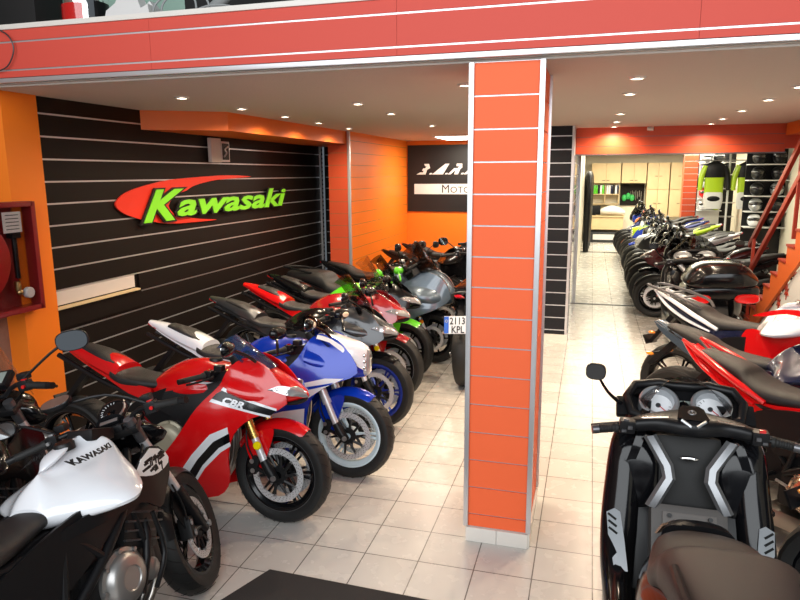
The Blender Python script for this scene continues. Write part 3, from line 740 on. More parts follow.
def muffler(root, a=(-.35, -.12, .20), b=(-.86, -.20, .42), r=.055, mt='exhaust_steel', cap='satin_black', flat=1.35):
    A, B = Vector(a), Vector(b); d = (B-A).normalized(); g = G()
    g.tube([(-.15, -.03, .16), A-d*.02, A+d*.05], .024, 0, 10, k=3)
    g.tube([A, A+d*.05, A+d*.1, B-d*.08, B], [r*.5, r*.85, r, r, r*.88], 0, 20, flat=flat)
    o = build('muffler', g, mt, root)
    g = G(); g.tube([B-d*.03, B+d*.01, B+d*.02], [r*.93, r*.9, r*.6], 0, 20, flat=flat); g.tube([B+d*.02, B+d*.045], r*.42, 1, 14); build('muffler_tip', g, [cap, 'alu'], o)
    return o
def swingarm(root, mt='satin_black', r=.315):
    g = G()
    for sy in (-1, 1):
        g.tube([(-.14, sy*.10, .40), (-.35, sy*.115, .37), (AR, sy*.118, r), (AR-.05, sy*.118, r)], [.036, .034, .028, .022], 0, 12, k=3, flat=1.2)
    g.tube([(-.26, -.11, .385), (-.26, .11, .385)], .03, 0, 10); g.tube([(AR, -.15, r), (AR, .15, r)], .014, 1, 10)
    o = build('swingarm', g, [mt, 'alu'], root)
    g = G(); g.tube([(-.30, .02, .40), (-.12, .02, .66)], .028, 0, 12)
    for i in range(9): g.lathe([(.032, -.005), (.042, 0), (.032, .005)], c=(-.28+.017*i, .02, .43+.024*i), ax=(.57, 0, .82), n=16, m=1)
    build('shock_absorber', g, ['satin_black', 'tail_red'], root)
    g = G(); g.lathe([(.07, -.003), (.105, -.003), (.105, .003), (.07, .003)], c=(AR, .095, r), n=36, closed=True); g.lathe([(.045, -.004), (.052, -.004), (.052, .004), (.045, .004)], c=(.0-.16, .12, .38), n=24, closed=True)
    g.tube([(AR, .095, r+.103), (-.16, .115, .43)], .008, 0, 6); g.tube([(AR, .095, r-.103), (-.16, .115, .33)], .008, 0, 6)
    build('chain_drive', g, 'frame_grey', root)
def footpegs(root, x=-.26, z=.40):
    for sy in (-1, 1):
        g = G(); g.tube([(x, sy*.14, z), (x, sy*.25, z)], .013, 0, 8); g.prism([(x-.06, z-.05), (x+.05, z-.02), (x+.03, z+.09), (x-.05, z+.13)], sy*.135, sy*.145, 'y', 0)
        g.tube([(x+.02, sy*.15, z-.03), (x+.13, sy*.16, z-.05), (x+.15, sy*.20, z-.04)], .008, 1, 8); build('footpeg', g, ['satin_black', 'alu'], root)
def sidestand(root):
    g = G(); g.tube([(-.08, .13, .22), (-.10, .17, .12), (-.06, .215, .022)], [.015, .013, .013], 0, 8); g.box((-.05, .22, .028), (.07, .04, .012), 0, .004); build('side_stand', g, 'satin_black', root)
def headset_shell(g, P0, P1, w0, w1, bow=.05, n=10, v=10, m=0, t=.004, curve=.0):
    """windscreen: P0 lower front centre, P1 upper rear centre"""
    P = []
    for i in range(n+1):
        u = i/n; cx = P0[0]+(P1[0]-P0[0])*u-curve*math.sin(PI*u); cz = P0[1]+(P1[1]-P0[1])*u+curve*math.sin(PI*u)*.6; ww = (w0+(w1-w0)*u)*(1-.25*max(0, u-.75)*4*.5); row = []
        for j in range(v+1):
            q = -1+2*j/v; row.append((cx-bow*q*q*2.2, q*ww, cz-.02*q*q-(.05*abs(q)**3 if u > .8 else 0)*(u-.8)*5))
        P.append(row)
    g.sheet(P, t, m)

def yat(st, x, z, k=5):
    R = smooth_list([tuple(q)+(2.0, 0.0)[len(q)-5:] if len(q) < 7 else q for q in st], k)
    best = min(range(len(R)-1), key=lambda i: 0 if min(R[i][0], R[i+1][0]) <= x <= max(R[i][0], R[i+1][0]) else min(abs(R[i][0]-x), abs(R[i+1][0]-x)))
    a, b = R[best], R[best+1]; t = 0 if abs(b[0]-a[0]) < 1e-6 else max(0, min(1, (x-a[0])/(b[0]-a[0])))
    q = [a[i]+(b[i]-a[i])*t for i in range(7)]; zz = (z-q[2])/max(.002, q[4])
    if abs(zz) >= 1: return 0.0
    return q[3]*(1-abs(zz)**q[5])**(1/q[5])*(1-q[6]*zz*q[4])
# ------------------------------------------------------------------ faired sport bike
def WY(base=.235, x0=.18, lx=.72, top=.95, bot=.08, tw=.12, bw=.10):
    def f(x, z):
        fx = math.sqrt(max(.03, 1-max(0, (x-x0)/lx)**2)) if x > x0 else 1-.25*max(0, (-x-.1))
        zz = max(0, min(1, (z-.62)/(top-.62))) if z > .62 else max(0, min(1, (.62-z)/(.62-bot)))
        fz = 1-(1-tw/base)*zz**1.7 if z > .62 else 1-(1-bw/base)*zz**2.0
        return max(.01, base*fx*fz)
    return f
def sport(cfg):
    c = dict(p1='red_paint', p2='white_paint', p3='gloss_black', rim='gloss_black', steer=0, upper='gold', lower='satin_black', tank='red_paint', tail='red_paint', fend='red_paint', screen='smoke', seat='seat_black', stripe=None, reflector='yellow', disc='disc_steel',
             light='slant', mirror='gloss_black', mface='mirror_glass', scheme=0, cover='engine_cream', spokes=6, muff='exhaust_steel', text=None, name='sport_motorcycle', lo=False)
    c.update(cfg); T = steer(c['steer']); root = empty(c['name']); lo = c['lo']
    W = WY()
    wheel(root, 'front_wheel', AF, .30, .12, c['rim'], c['spokes'], T, 2, .160, stripe=c['stripe'], dish=c['disc'], lo=lo)
    wheel(root, 'rear_wheel', AR, .315, .185, c['rim'], c['spokes'], None, 1, .11, dish=c['disc'], stripe=c['stripe'], lo=lo)
    forks(root, T, c['upper'], c['lower'], reflector=c['reflector'])
    fender(root, T, c['fend'], a0=58, a1=150)
    engine(root, cover=c['cover'], cx=.11, cz=.47); headers(root); muffler(root, mt=c['muff']); swingarm(root); footpegs(root); sidestand(root)
    # frame spars and black infill under the tank
    g = G(); g.side([(.42, .90), (.46, .78), (.20, .62), (-.12, .45), (-.24, .34), (-.30, .42), (-.20, .66), (.10, .80)], lambda x, z: .155-.04*max(0, x), t=.03, k=3)
    g.tube([(-.18, -.10, .68), (-.5, -.08, .78), (-.8, -.05, .90)], .016, 0, 8); g.tube([(-.18, .10, .68), (-.5, .08, .78), (-.8, .05, .90)], .016, 0, 8)
    g.box((.0, 0, .60), (.42, .24, .22), 1, .05)
    build('frame', g, ['satin_black', 'matt_black'], root)
    TA = Matrix.Translation((.10, 0, -.02)); TB = Matrix.Translation((.13, 0, -.005))
    # fuel tank
    g = G(TA); g.loft([(.335, 0, .83, .075, .045, 2.6, 0), (.30, 0, .84, .115, .085, 2.6, .1), (.22, 0, .845, .145, .100, 2.6, .4), (.08, 0, .85, .160, .108, 2.6, .5), (-.05, 0, .83, .140, .100, 2.5, .5), (-.16, 0, .79, .105, .075, 2.3, .2), (-.22, 0, .76, .085, .045, 2.2, 0)], n=28, k=5)
    tk = build('fuel_tank', g, c['tank'], root)
    g = G(TA); g.lathe([(.0, .0), (.036, .0), (.040, -.008), (.040, -.03)], c=(.17, 0, .962), ax=(-.05, 0, 1), n=24); build('fuel_cap', g, 'engine_black', tk)
    if c['scheme'] in (0,):
        TS = [(.335, 0, .83, .075, .045, 2.6, 0), (.30, 0, .84, .115, .085, 2.6, .1), (.22, 0, .845, .145, .100, 2.6, .4), (.08, 0, .85, .160, .108, 2.6, .5), (-.05, 0, .83, .140, .100, 2.5, .5), (-.16, 0, .79, .105, .075, 2.3, .2)]
        for sy in (-1, 1):
            g = G(TA); P = []
            for i in range(19):
                u = i/18; x = .27-.38*u; zm = .835-.055*u*u; hw = .020*math.sin(PI*min(1, .1+u*.9))+.003
                P.append([(x, sy*(yat(TS, x, zm+hw*v)+.0025), zm+hw*v) for v in (-1, -.5, 0, .5, 1)])
            g.sheet(P, .002); build('tank_stripe', g, c['p2'], tk)
    # rider's seat and tail
    g = G(TB); g.loft([(-.17, 0, .775, .10, .03, 2.4, 0), (-.28, 0, .782, .125, .035, 2.6, 0), (-.42, 0, .795, .14, .035, 2.8, 0), (-.50, 0, .825, .13, .04, 2.6, 0)], k=4); build('seat', g, c['seat'], root)
    g = G(TB); g.loft([(-.46, 0, .83, .125, .05, 2.4, .2), (-.54, 0, .86, .115, .062, 2.4, .2), (-.68, 0, .905, .095, .055, 2.4, .2), (-.82, 0, .95, .07, .036, 2.4, .1), (-.93, 0, .985, .035, .014, 2.2, 0)], k=5)
    g.side([(-.22, .76), (-.45, .80), (-.80, .93), (-.93, .985), (-.80, .905), (-.55, .80), (-.30, .70)], lambda x, z: .125-.16*max(0, -x-.40), t=.02, k=3)
    tl = build('tail_cowl', g, c['tail'], root)
    g = G(TB); g.loft([(-.50, 0, .875, .09, .022, 2.4, 0), (-.62, 0, .925, .085, .026, 2.4, 0), (-.76, 0, .965, .06, .018, 2.4, 0)], k=4); build('pillion_pad', g, c['seat'], tl)
    g = G(TB); g.loft([(-.86, 0, .945, .055, .010, 2.4, 0), (-.935, 0, .972, .035, .010, 2.4, 0)], k=1); build('tail_light', g, 'tail_red', tl)
    if c.get('tail2'):
        g = G(TB); g.side([(-.50, .845), (-.78, .935), (-.88, .965), (-.74, .905), (-.56, .825)], lambda x, z: .130-.16*max(0, -x-.40), t=.012, k=3, off=.004); build('tail_panel', g, c['tail2'], tl)
    if not c.get('no_plate'):
      g = G(TB); g.prism([(-.70, .84), (-.74, .84), (-.94, .60), (-.91, .59)], -.03, .03, 'y', 0); g.box((-.94, 0, .62), (.012, .15, .07), 0, .003, rot=Matrix.Rotation(-.5, 4, 'Y')); build('plate_bracket', g, 'satin_black', root)
    # nose cone
    if c['light'] == 'slant':
        NX = -.035
        NS = [(.895, 0, .765, .012, .010, 2.2, 0), (.865, 0, .775, .060, .030, 2.2, .2), (.80, 0, .785, .115, .060, 2.4, .5), (.70, 0, .805, .160, .095, 2.6, 1.0), (.60, 0, .84, .190, .115, 2.8, 1.5), (.50, 0, .875, .20, .105, 2.8, 2)]
    else:
        NS = [(.880, 0, .790, .035, .065, 2.6, 0), (.865, 0, .790, .060, .095, 2.8, 0), (.80, 0, .80, .115, .115, 2.8, .6), (.70, 0, .82, .160, .120, 2.8, 1.2), (.60, 0, .85, .190, .120, 2.8, 1.6), (.50, 0, .88, .20, .105, 2.8, 2)]
    NS = [(q[0]-(.035 if c['light'] == 'slant' else .06), q[1], q[2], q[3]*(.84 if c['light'] == 'slant' else .76), q[4], q[5], q[6]*.4) for q in NS]
    g = G(); g.loft(NS, n=32, k=5, m=0)
    ns = build('nose_fairing', g, c['p1'], root)
    if c['light'] == 'stack':      # light band over the top of the nose
        R = smooth_list(NS, 6)[3:-4]; P = []
        for i, (x, y, z, wd, h, e, tp) in enumerate(R):
            a0 = math.radians(-35+72*min(1, i/(len(R)*.75))); row = []
            for j in range(15):
                a = a0+(PI-2*a0)*j/14; ca, sa = math.cos(a), math.sin(a); zz = math.copysign(abs(sa)**(2/e), sa)*h
                yy = math.copysign(abs(ca)**(2/e), ca)*wd*(1-tp*zz)
                row.append((x, yy*1.03+math.copysign(.012, yy), z+zz*1.03+.004))
            P.append(row)
        g = G(); g.sheet(P, .003); build('nose_panel', g, c['p2'], ns)
    sh = c.get('screen_top', 0)
    g = G(); headset_shell(g, (.66, .915), (.40+sh*.2, 1.085+sh), .135, .095, bow=.035, curve=-.025); build('windscreen', g, c['screen'], root)
    g = G(); g.box((.44, 0, .94), (.05, .17, .085), 0, .012, rot=Matrix.Rotation(-.5, 4, 'Y')); g.box((.415, 0, .948), (.006, .14, .06), 1, .002, rot=Matrix.Rotation(-.5, 4, 'Y')); build('dashboard', g, ['satin_black', 'display'], root)
    if c['light'] == 'slant':
        for sy in (-1, 1):
            g = G(); P = []
            for i in range(9):
                u = i/8; row = []; x = .862-.175*u
                for j in range(7):
                    v = j/6; hh = .050*math.sin(PI*min(1, .12+u*.95))**.6; z = .757+.052*u+hh*v; row.append((x-.012*v, sy*(max(yat(NS, x-.012*v, z), W(x, z) if x < .80 else 0)+.005), z))
                P.append(row)
            g.sheet(P, .008)
            hl = build('headlight', g, 'lens', ns)
            g = G()
            for x, z in ((.77, .797), (.72, .812)): g.ell((x, sy*(max(yat(NS, x, z), W(x, z) if x < .80 else 0)+.006), z), (.014, .006, .014), 0, 12)
            build('lamp_reflector', g, 'chrome', ns)
        g = G(); g.loft([(.85, 0, .742, .02, .010), (.81, 0, .727, .06, .016), (.74, 0, .72, .08, .016)], k=2); build('air_intake', g, 'void_black', ns)
    elif c['light'] == 'stack':
        g = G(); g.loft([(.835, 0, .79, .026, .062, 2.6, 0), (.820, 0, .79, .046, .088, 2.8, 0), (.78, 0, .79, .056, .10, 2.8, 0)], k=3); hl = build('headlight', g, 'lens', ns)
        g = G()
        for z in (.745, .835): g.lathe([(.0, .004), (.018, .003), (.026, -.004), (.028, -.02)], c=(.834, 0, z), ax=(1, 0, .25 if z > .8 else 0), n=18)
        for sy in (-1, 1):
            for z in (.76, .80, .84): g.ell((.803, sy*.055, z), (.016, .008, .014), 0, 12)
        build('lamp_reflector', g, 'chrome', hl)
    # side fairings
    out = [(.78, .735), (.68, .905), (.53, .975), (.45, .93), (.39, .82), (.28, .70), (.17, .54), (.07, .42), (-.02, .32), (-.08, .22), (-.02, .135), (.14, .125), (.36, .16), (.45, .27), (.46, .42), (.50, .56), (.60, .655)]
    W0 = W; W = lambda x, z: max(W0(x, z), yat(NS, x, z)+.004) if x > .41 else W0(x, z)
    g = G(); g.side(out, W, 0, .010, .03, k=3)
    mats = [c['p1'], c['p2'], c['p3']]; o1 = .0015
    if c['scheme'] == 0:      # red: white and black slash low, white-edged black stripe with letters high
        g.side([(.465, .60), (.36, .55), (.24, .42), (.13, .28), (.0, .19), (.06, .14), (.20, .19), (.31, .34), (.42, .45), (.48, .49)], W, 1, .004, .03, off=o1)
        g.side([(.475, .565), (.38, .51), (.27, .39), (.17, .255), (.07, .175), (.10, .155), (.20, .215), (.30, .36), (.41, .475), (.478, .515)], W, 2, .004, .03, off=.003)
        g.side([(.73, .700), (.58, .745), (.42, .80), (.385, .78), (.36, .75), (.52, .71), (.70, .672)], W, 2, .004, .03, off=o1)
        g.side([(.73, .710), (.58, .757), (.42, .815), (.41, .80), (.58, .742), (.73, .698)], W, 1, .004, .03, off=.003)
        g.side([(.70, .672), (.52, .712), (.365, .752), (.35, .735), (.52, .70), (.70, .66)], W, 1, .004, .03, off=.003)
    elif c['scheme'] == 1:    # blue with broad white belly and swoosh
        g.side([(.70, .70), (.58, .70), (.42, .66), (.28, .62), (.22, .58), (.36, .56), (.48, .57), (.58, .64)], W, 1, .004, .03, off=o1)
        g.side([(.455, .50), (.30, .47), (.10, .40), (-.10, .33), (-.26, .24), (-.22, .14), (-.0, .13), (.16, .22), (.44, .36)], W, 1, .004, .03, off=o1)
        g.side([(.64, .675), (.48, .645), (.30, .60), (.46, .62), (.62, .66)], W, 0, .004, .03, off=.003)
    elif c['scheme'] == 2:
        g.side([(.56, .64), (.40, .58), (.22, .46), (.0, .34), (.20, .38), (.38, .46), (.48, .54)], W, 1, .004, .03, off=o1)
    build('side_fairing', g, mats, root)
    if c['text']:
        for sy in (-1, 1):
            g = G(); v, f = text_mesh(c['text'], .050, depth=.0008, shear=.4, bold=.002, sx=1.35)
            vv = []
            for p in v:
                if sy < 0: x = .42+p[0]; z = .735-.22*p[0]+p[1]
                else: x = .62-p[0]; z = .70+.2*p[0]+p[1]
                vv.append((x, sy*(W(x, z)+.0045+p[2]), z))
            g.add(vv, f, 0)
            build('side_lettering', g, c['p2'], root, smooth=False)
    # inner black panels
    g = G(); g.side([(.48, .93), (.38, .84), (.22, .80), (.04, .76), (.02, .66), (.16, .60), (.20, .52), (.34, .46), (.48, .56), (.62, .67), (.62, .85)], lambda x, z: max(.05, W(x, z)-.03), t=.006, k=1); build('inner_panel', g, 'satin_black', root)
    handlebars(root, T, 'clip', (.365, 0, .885), .335, grips='rubber_grip', weight=c.get('weight', 'satin_black'))
    for sy in (-1, 1):
        g = G(); g.tube([(.60, sy*.14, .965), (.57, sy*.20, 1.01), (.53, sy*.27, 1.045)], .009, 0, 8, k=3)
        h = G(Matrix.Translation((.52, sy*.315, 1.06)) @ Matrix.Rotation(-sy*.25, 4, 'Z'))
        h.loft([(-.012, 0, 0, .072, .040, 2.6, 0), (.004, 0, 0, .072, .040, 2.6, 0), (.028, 0, 0, .055, .028, 2.6, 0), (.042, 0, 0, .02, .010, 2.4, 0)], k=3)
        g.merge(h)
        mo = build('mirror', g, c['mirror'], root)
        h = G(Matrix.Translation((.52, sy*.315, 1.06)) @ Matrix.Rotation(-sy*.25, 4, 'Z')); h.loft([(-.015, 0, 0, .067, .036, 2.6, 0), (-.012, 0, 0, .067, .036, 2.6, 0)], k=1); build('mirror_face', h, c['mface'], mo)
        if c.get('mirror_lamp'):
            h = G(Matrix.Translation((.52, sy*.315, 1.06)) @ Matrix.Rotation(-sy*.25, 4, 'Z')); h.ell((.035, 0, 0), (.014, .04, .02)); build('indicator', h, c['mirror_lamp'], mo)
    return root

# ------------------------------------------------------------------ naked / touring bike
def naked(cfg):
    c = dict(tank='white_paint', tail='satin_black', p1='gloss_black', rim='gloss_black', steer=0, upper='satin_black', lower='satin_black', usd=False, seat='seat_black', cover='clutch_grey', zt=0.0, big=1.0, screen=None, fend='satin_black', pattern=False,
             shroud='gloss_black', light='cowl', bar_z=1.02, spokes=5, r=.30, muff='satin_black', mirrors=(.06, .40, .17, .075, .042, 8), tail_open=None, name='naked_motorcycle', reflector=None, rack=None, lo=False, text=None, seatz=0.0, disc='disc_steel', stripe=None, style=0, sweep=.09, beak=None)
    c.update(cfg); T = steer(c['steer']); root = empty(c['name']); zt = c['zt']; zs = c['seatz']; lo = c['lo']
    wheel(root, 'front_wheel', AF, c['r'], .12, c['rim'], c['spokes'], T, 2, .150, dish=c['disc'], stripe=c['stripe'], style=c['style'], lo=lo)
    wheel(root, 'rear_wheel', AR, .315, .165, c['rim'], c['spokes'], None, 1, .11, dish=c['disc'], stripe=c['stripe'], style=c['style'], lo=lo)
    forks(root, T, c['upper'], c['lower'], usd=c['usd'], reflector=c['reflector'], L=.70+zt*.6)
    fender(root, T, c['fend'], a0=30, a1=165)
    engine(root, cover=c['cover'], cx=c.get('ecx', 0), cz=c.get('ecz', .36)); headers(root); muffler(root, a=(-.28, -.13, .17), b=(-.62, -.19, .25) if c.get('lowmuf', True) else (-.86, -.20, .50), mt=c['muff'], r=.06); swingarm(root); footpegs(root); sidestand(root)
    g = G()
    for sy in (-1, 1):
        g.tube([(.40, sy*.05, .84+zt*.5), (.22, sy*.15, .70), (.02, sy*.17, .56), (-.20, sy*.15, .42)], .019, 0, 10, k=3)
        g.tube([(.38, sy*.05, .74), (.26, sy*.17, .52), (.14, sy*.18, .33)], .017, 0, 10, k=3); g.tube([(.22, sy*.15, .70), (.24, sy*.17, .50)], .013, 0, 8)
        g.tube([(.02, sy*.17, .56), (-.12, sy*.15, .70), (-.45, sy*.11, .74), (-.80, sy*.06, .88)], .015, 0, 8, k=3); g.tube([(-.20, sy*.15, .42), (-.12, sy*.15, .70)], .016, 0, 8); g.tube([(-.20, sy*.14, .46), (-.5, sy*.11, .74)], .012, 0, 8)
        g.tube([(.30, sy*.19, .60), (.30, sy*.20, .42), (.20, sy*.205, .32)], .010, 0, 8, k=3)
    g.box((.33, 0, .50), (.05, .26, .30), 1, .01)
    for i in range(10): g.box((.357, 0, .37+.028*i), (.006, .25, .006), 0)
    g.box((-.10, 0, .64), (.40, .22, .16), 1, .04)
    build('frame', g, ['satin_black', 'engine_black'], root)
    B = c['big']
    g = G(); g.loft([(.300, 0, .86+zt, .06*B, .03, 2.4, 0), (.288, 0, .87+zt, .12*B, .08, 3.2, .2), (.24, 0, .87+zt, .158*B, .110, 3.6, .8), (.13, 0, .855+zt, .180*B, .122, 3.3, 1.4), (.04, 0, .84+zt, .175*B, .110, 3.1, 1.4), (-.04, 0, .81+zt*.8, .135*B, .085, 2.5, .6), (-.10, 0, .78+zt*.6, .09, .045, 2.2, 0)], n=32, k=5)
    tk = build('fuel_tank', g, c['tank'], root)
    g = G(); g.lathe([(.0, .002), (.034, .002), (.040, -.006), (.040, -.03)], c=(.14, 0, .985+zt), ax=(-.03, 0, 1), n=24); build('fuel_cap', g, 'alu' if not c['pattern'] else 'engine_black', tk)
    if c['pattern'] is True:
        g = G(); g.box((.285, 0, .960+zt), (.13, .13, .05), 0, .015, rot=Matrix.Rotation(.30, 4, 'Y')); build('ignition_cover', g, 'satin_black', tk)
    if c['text']:
        for sy in (-1, 1):
            g = G(); v, f = text_mesh(c['text'], .026, depth=.0006, bold=.0012, sx=1.35, align='CENTER'); vv = []
            for p in v:
                x = .125-sy*p[0]; z = .925+p[1]; 
                # half width of the tank wall at this point
                NT = [(.288, 0, .87+zt, .12*B, .08, 3.2, .2), (.24, 0, .87+zt, .158*B, .110, 3.6, .8), (.13, 0, .855+zt, .180*B, .122, 3.3, 1.4), (.04, 0, .84+zt, .175*B, .110, 3.1, 1.4)]
                y = yat(NT, x, z)
                vv.append((x, sy*(y+.004+p[2]), z))
            g.add(vv, f, 0)
            build('tank_lettering', g, 'sign_black', tk, smooth=False)
    if c.get('tank_stripe'):
        g = G()
        for sy in (-1, 1): g.side([(.34, .93+zt), (.10, .93+zt), (-.12, .85+zt), (-.02, .86+zt), (.12, .90+zt), (.32, .89+zt)], lambda x, z: (.150*B-.28*max(0, -x+.02)-.5*max(0, x-.24)), t=.02, k=3, step=.03, sides=(sy,))
        build('tank_stripe', g, c['tank_stripe'], tk)
    # seat
    g = G(); g.loft([(-.05, 0, .785+zs, .075, .03, 2.4, 0), (-.16, 0, .775+zs, .105, .038, 2.6, 0), (-.36, 0, .772+zs, .145, .045, 2.8, 0), (-.48, 0, .80+zs, .135, .05, 2.8, 0), (-.55, 0, .845+zs, .115, .045, 2.6, 0), (-.70, 0, .885+zs, .10, .032, 2.6, 0), (-.82, 0, .91+zs, .07, .018, 2.4, 0)], k=5, n=24); build('seat', g, c['seat'], root)
    g = G(); g.side([(-.14, .755+zs), (-.38, .73+zs), (-.52, .775+zs), (-.86, .90+zs), (-.93, .93+zs), (-.84, .85+zs), (-.60, .74+zs), (-.34, .645), (-.18, .66)], lambda x, z: .128-.13*max(0, -x-.45), t=.02, k=3)
    g.loft([(-.55, 0, .80+zs, .10, .03, 2.4, 0), (-.75, 0, .865+zs, .08, .03, 2.4, 0), (-.93, 0, .925+zs, .03, .012, 2.4, 0)], k=3)
    tl = build('tail_cowl', g, c['tail'], root)
    if c['tail_open']:
        g = G()
        for sy in (-1, 1):
            g.tube([(-.36, sy*.135, .74+zs), (-.55, sy*.145, .82+zs), (-.74, sy*.125, .90+zs), (-.93, sy*.085, .965+zs)], [.022, .026, .024, .014], 0, 10, k=4, flat=.7); g.tube([(-.93, sy*.085, .965+zs), (-.80, sy*.11, .86+zs), (-.62, sy*.13, .775+zs), (-.42, sy*.135, .715+zs)], [.012, .018, .02, .012], 0, 10, k=4, flat=.6)
        build('tail_panel', g, c['tail_open'], tl)
    g = G(); g.loft([(-.88, 0, .89+zs, .05, .014, 2.4, 0), (-.945, 0, .915+zs, .035, .012, 2.4, 0)], k=1); build('tail_light', g, 'tail_red' if not c.get('clear_tail') else 'lens', tl)
    g = G(); g.prism([(-.72, .83+zs), (-.77, .84+zs), (-.98, .60), (-.95, .59)], -.03, .03, 'y', 0)
    if c.get('plate', True): g.box((-.985, 0, .62), (.012, .16, .08), 0, .003, rot=Matrix.Rotation(-.5, 4, 'Y'))
    for sy in (-1, 1): g.tube([(-.90, 0, .70), (-.90, sy*.11, .70)], .006, 0, 6); g.ell((-.90, sy*.125, .70), (.03, .022, .013), 1)
    build('plate_bracket', g, ['satin_black', 'amber'], root)
    if c['rack']:
        g = G()
        for sy in (-1, 1): g.tube([(-.52, sy*.10, .87+zs), (-.62, sy*.15, .93+zs), (-.95, sy*.13, 1.0+zs), (-1.0, sy*.05, 1.0+zs)], .011, 0, 8, k=3)
        for x in (-.70, -.80, -.90): g.box((x, 0, .96+zs-(x+.8)*.25), (.03, .26, .012), 0, .003)
        build('luggage_rack', g, c['rack'], root)
    g = G(); g.side([(-.06, .775+zs*.5), (.12, .76), (.30, .72), (.30, .66), (.10, .63), (-.10, .55), (-.28, .50), (-.40, .58), (-.42, .68), (-.30, .73+zs*.5)], lambda x, z: .175-.10*max(0, -x-.05)-.04*max(0, .7-z), t=.012, k=3); build('side_panel', g, c['shroud'] if c['shroud'] in ('satin_black', 'gloss_black', 'navy_paint') else 'satin_black', root)
    # radiator shrouds
    Wn = lambda x, z: .205-.25*max(0, .02-x)-.12*max(0, x-.34)
    g = G(); out = [(.46, .80+zt), (.36, .86+zt), (.24, .80+zt), (.05, .76+zt), (-.14, .745+zt), (-.16, .71), (.06, .69), (.24, .67), (.34, .60), (.40, .64), (.47, .72)]
    g.side(out, Wn, 0, .012, .035, k=3)
    mats = [c['shroud'], 'pearl_pattern', 'satin_black']
    if c['pattern']:
        g.side([(.465, .79), (.36, .853), (.25, .795), (.30, .755), (.38, .735), (.465, .745)], Wn, 1, .004, .03, off=.0015, k=2)
        random.seed(5)
        for i in range(15):
            x = .28+random.random()*.13; z = .788+(random.random()-.5)*.06; l = .02+.03*random.random()
            g.side([(x, z), (x+l, z+.004), (x+l+.006, z-.008), (x+.004, z-.010)], Wn, 2, .003, .5, off=.003)
            if i % 3 == 0: g.side([(x+l-.006, z), (x+l+.002, z), (x+l-.004, z-.035), (x+l-.012, z-.033)], Wn, 2, .003, .5, off=.003)
    build('radiator_shroud', g, mats, root, smooth=True)
    # headlight
    g = G(T); zb = zt*.8
    if c['light'] == 'cowl':
        g.loft([(.62, 0, .86+zb, .05, .05, 2.3, 0), (.60, 0, .865+zb, .085, .085, 2.4, 0), (.54, 0, .885+zb, .115, .105, 2.5, 1), (.47, 0, .92+zb, .10, .09, 2.5, 1.5), (.42, 0, .95+zb, .07, .05, 2.4, 0)], k=4)
        h = build('headlight_cowl', g, c['p1'], root)
        g = G(T); g.loft([(.628, 0, .845+zb, .04, .03, 2.3, 0), (.60, 0, .845+zb, .075, .055, 2.3, 0)], k=3); build('headlight', g, 'lens', h)
    else:
        g.lathe([(.0, -.09), (.05, -.08), (.085, -.03), (.092, .02), (.086, .03)], c=(.56, 0, .88+zb), ax=(1, 0, 0), n=32)
        h = build('headlight_shell', g, 'chrome', root)
        g = G(T); g.lathe([(.0, .045), (.05, .040), (.084, .026)], c=(.56, 0, .88+zb), ax=(1, 0, 0), n=32); build('headlight', g, 'lens', h)
    if c['beak']:
        g = G(); g.loft([(.98, 0, .72+zb, .03, .012, 2.4, 0), (.85, 0, .77+zb, .07, .02, 2.4, 0), (.65, 0, .83+zb, .11, .03, 2.4, 0), (.5, 0, .84+zb, .13, .04, 2.4, 0)], k=4); build('beak', g, c['beak'], root)
        g = G(); g.side([(.66, .80+zb), (.62, .98+zb), (.46, 1.08+zb), (.34, .98+zb), (.30, .86+zb), (.40, .70+zb), (.55, .68+zb)], lambda x, z: .20-.28*max(0, x-.4), t=.01, k=3); build('side_fairing', g, c['shroud'], root)
    if c['screen']:
        g = G(T) if not c['beak'] else G(); hh = c.get('screen_h', .28); headset_shell(g, (.60, .97+zb), (.44, .97+zb+hh), .15, .12, bow=.05, curve=.01); build('windscreen', g, c['screen'], root)
    # instruments
    g = G(T); bz = c['bar_z']+zt*.6
    R = Matrix.Rotation(-.6, 4, 'Y')
    if c['pattern'] is True:
        D = T @ Matrix.Translation((.475, 0, bz+.015)) @ R
        g = G(D); g.lathe([(0, -.03), (.05, -.03), (.066, -.01), (.066, .008), (.056, .012), (.054, .006)], ax=(0, 0, 1), n=32, m=0); g.lathe([(0, .006), (.054, .006)], ax=(0, 0, 1), n=32, m=1)
        for i in range(14):
            a = -2.2+i*.30; g.box((.045*math.sin(a), .045*math.cos(a), .008), (.010, .003, .002), 2, rot=Matrix.Rotation(-a+PI/2, 4, 'Z'))
        g.lathe([(.058, .012), (.064, .013), (.066, .006)], ax=(0, 0, 1), n=24, m=3, a0=2.6, a1=4.4)
        g.box((-.066, 0, .004), (.025, .09, .02), 0, .004); g.box((-.068, 0, .015), (.018, .08, .003), 3, .001)
        build('dashboard', g, ['satin_black', 'gloss_black', 'dial_white', 'alu'], root)
    else:
        D = T @ Matrix.Translation((.46, 0, bz+.02)) @ R
        g = G(D); g.box((0, 0, 0), (.10, .17, .035), 0, .012); g.box((0, 0, .018), (.07, .13, .003), 1, .001); build('dashboard', g, ['satin_black', 'display'], root)
    handlebars(root, T, 'bar', (.385, 0, bz-.045), .37, up=.045, mirrors=c['mirrors'], sweep=c['sweep'], rtip=c.get('rtip'))
    g = G(T); g.box((.39, 0, bz-.05), (.05, .13, .035), 0, .01)
    for sy in (-1, 1): g.tube([fork_pt(.60+zt*.6, y=sy*.098, offs=-.03), fork_pt(.725+zt*.6, y=sy*.098, offs=-.03)], .024, 1, 14)
    for sy in (-1, 1): g.tube([(.39, sy*.04, bz-.10), (.39, sy*.04, bz-.03)], .012, 0, 8)
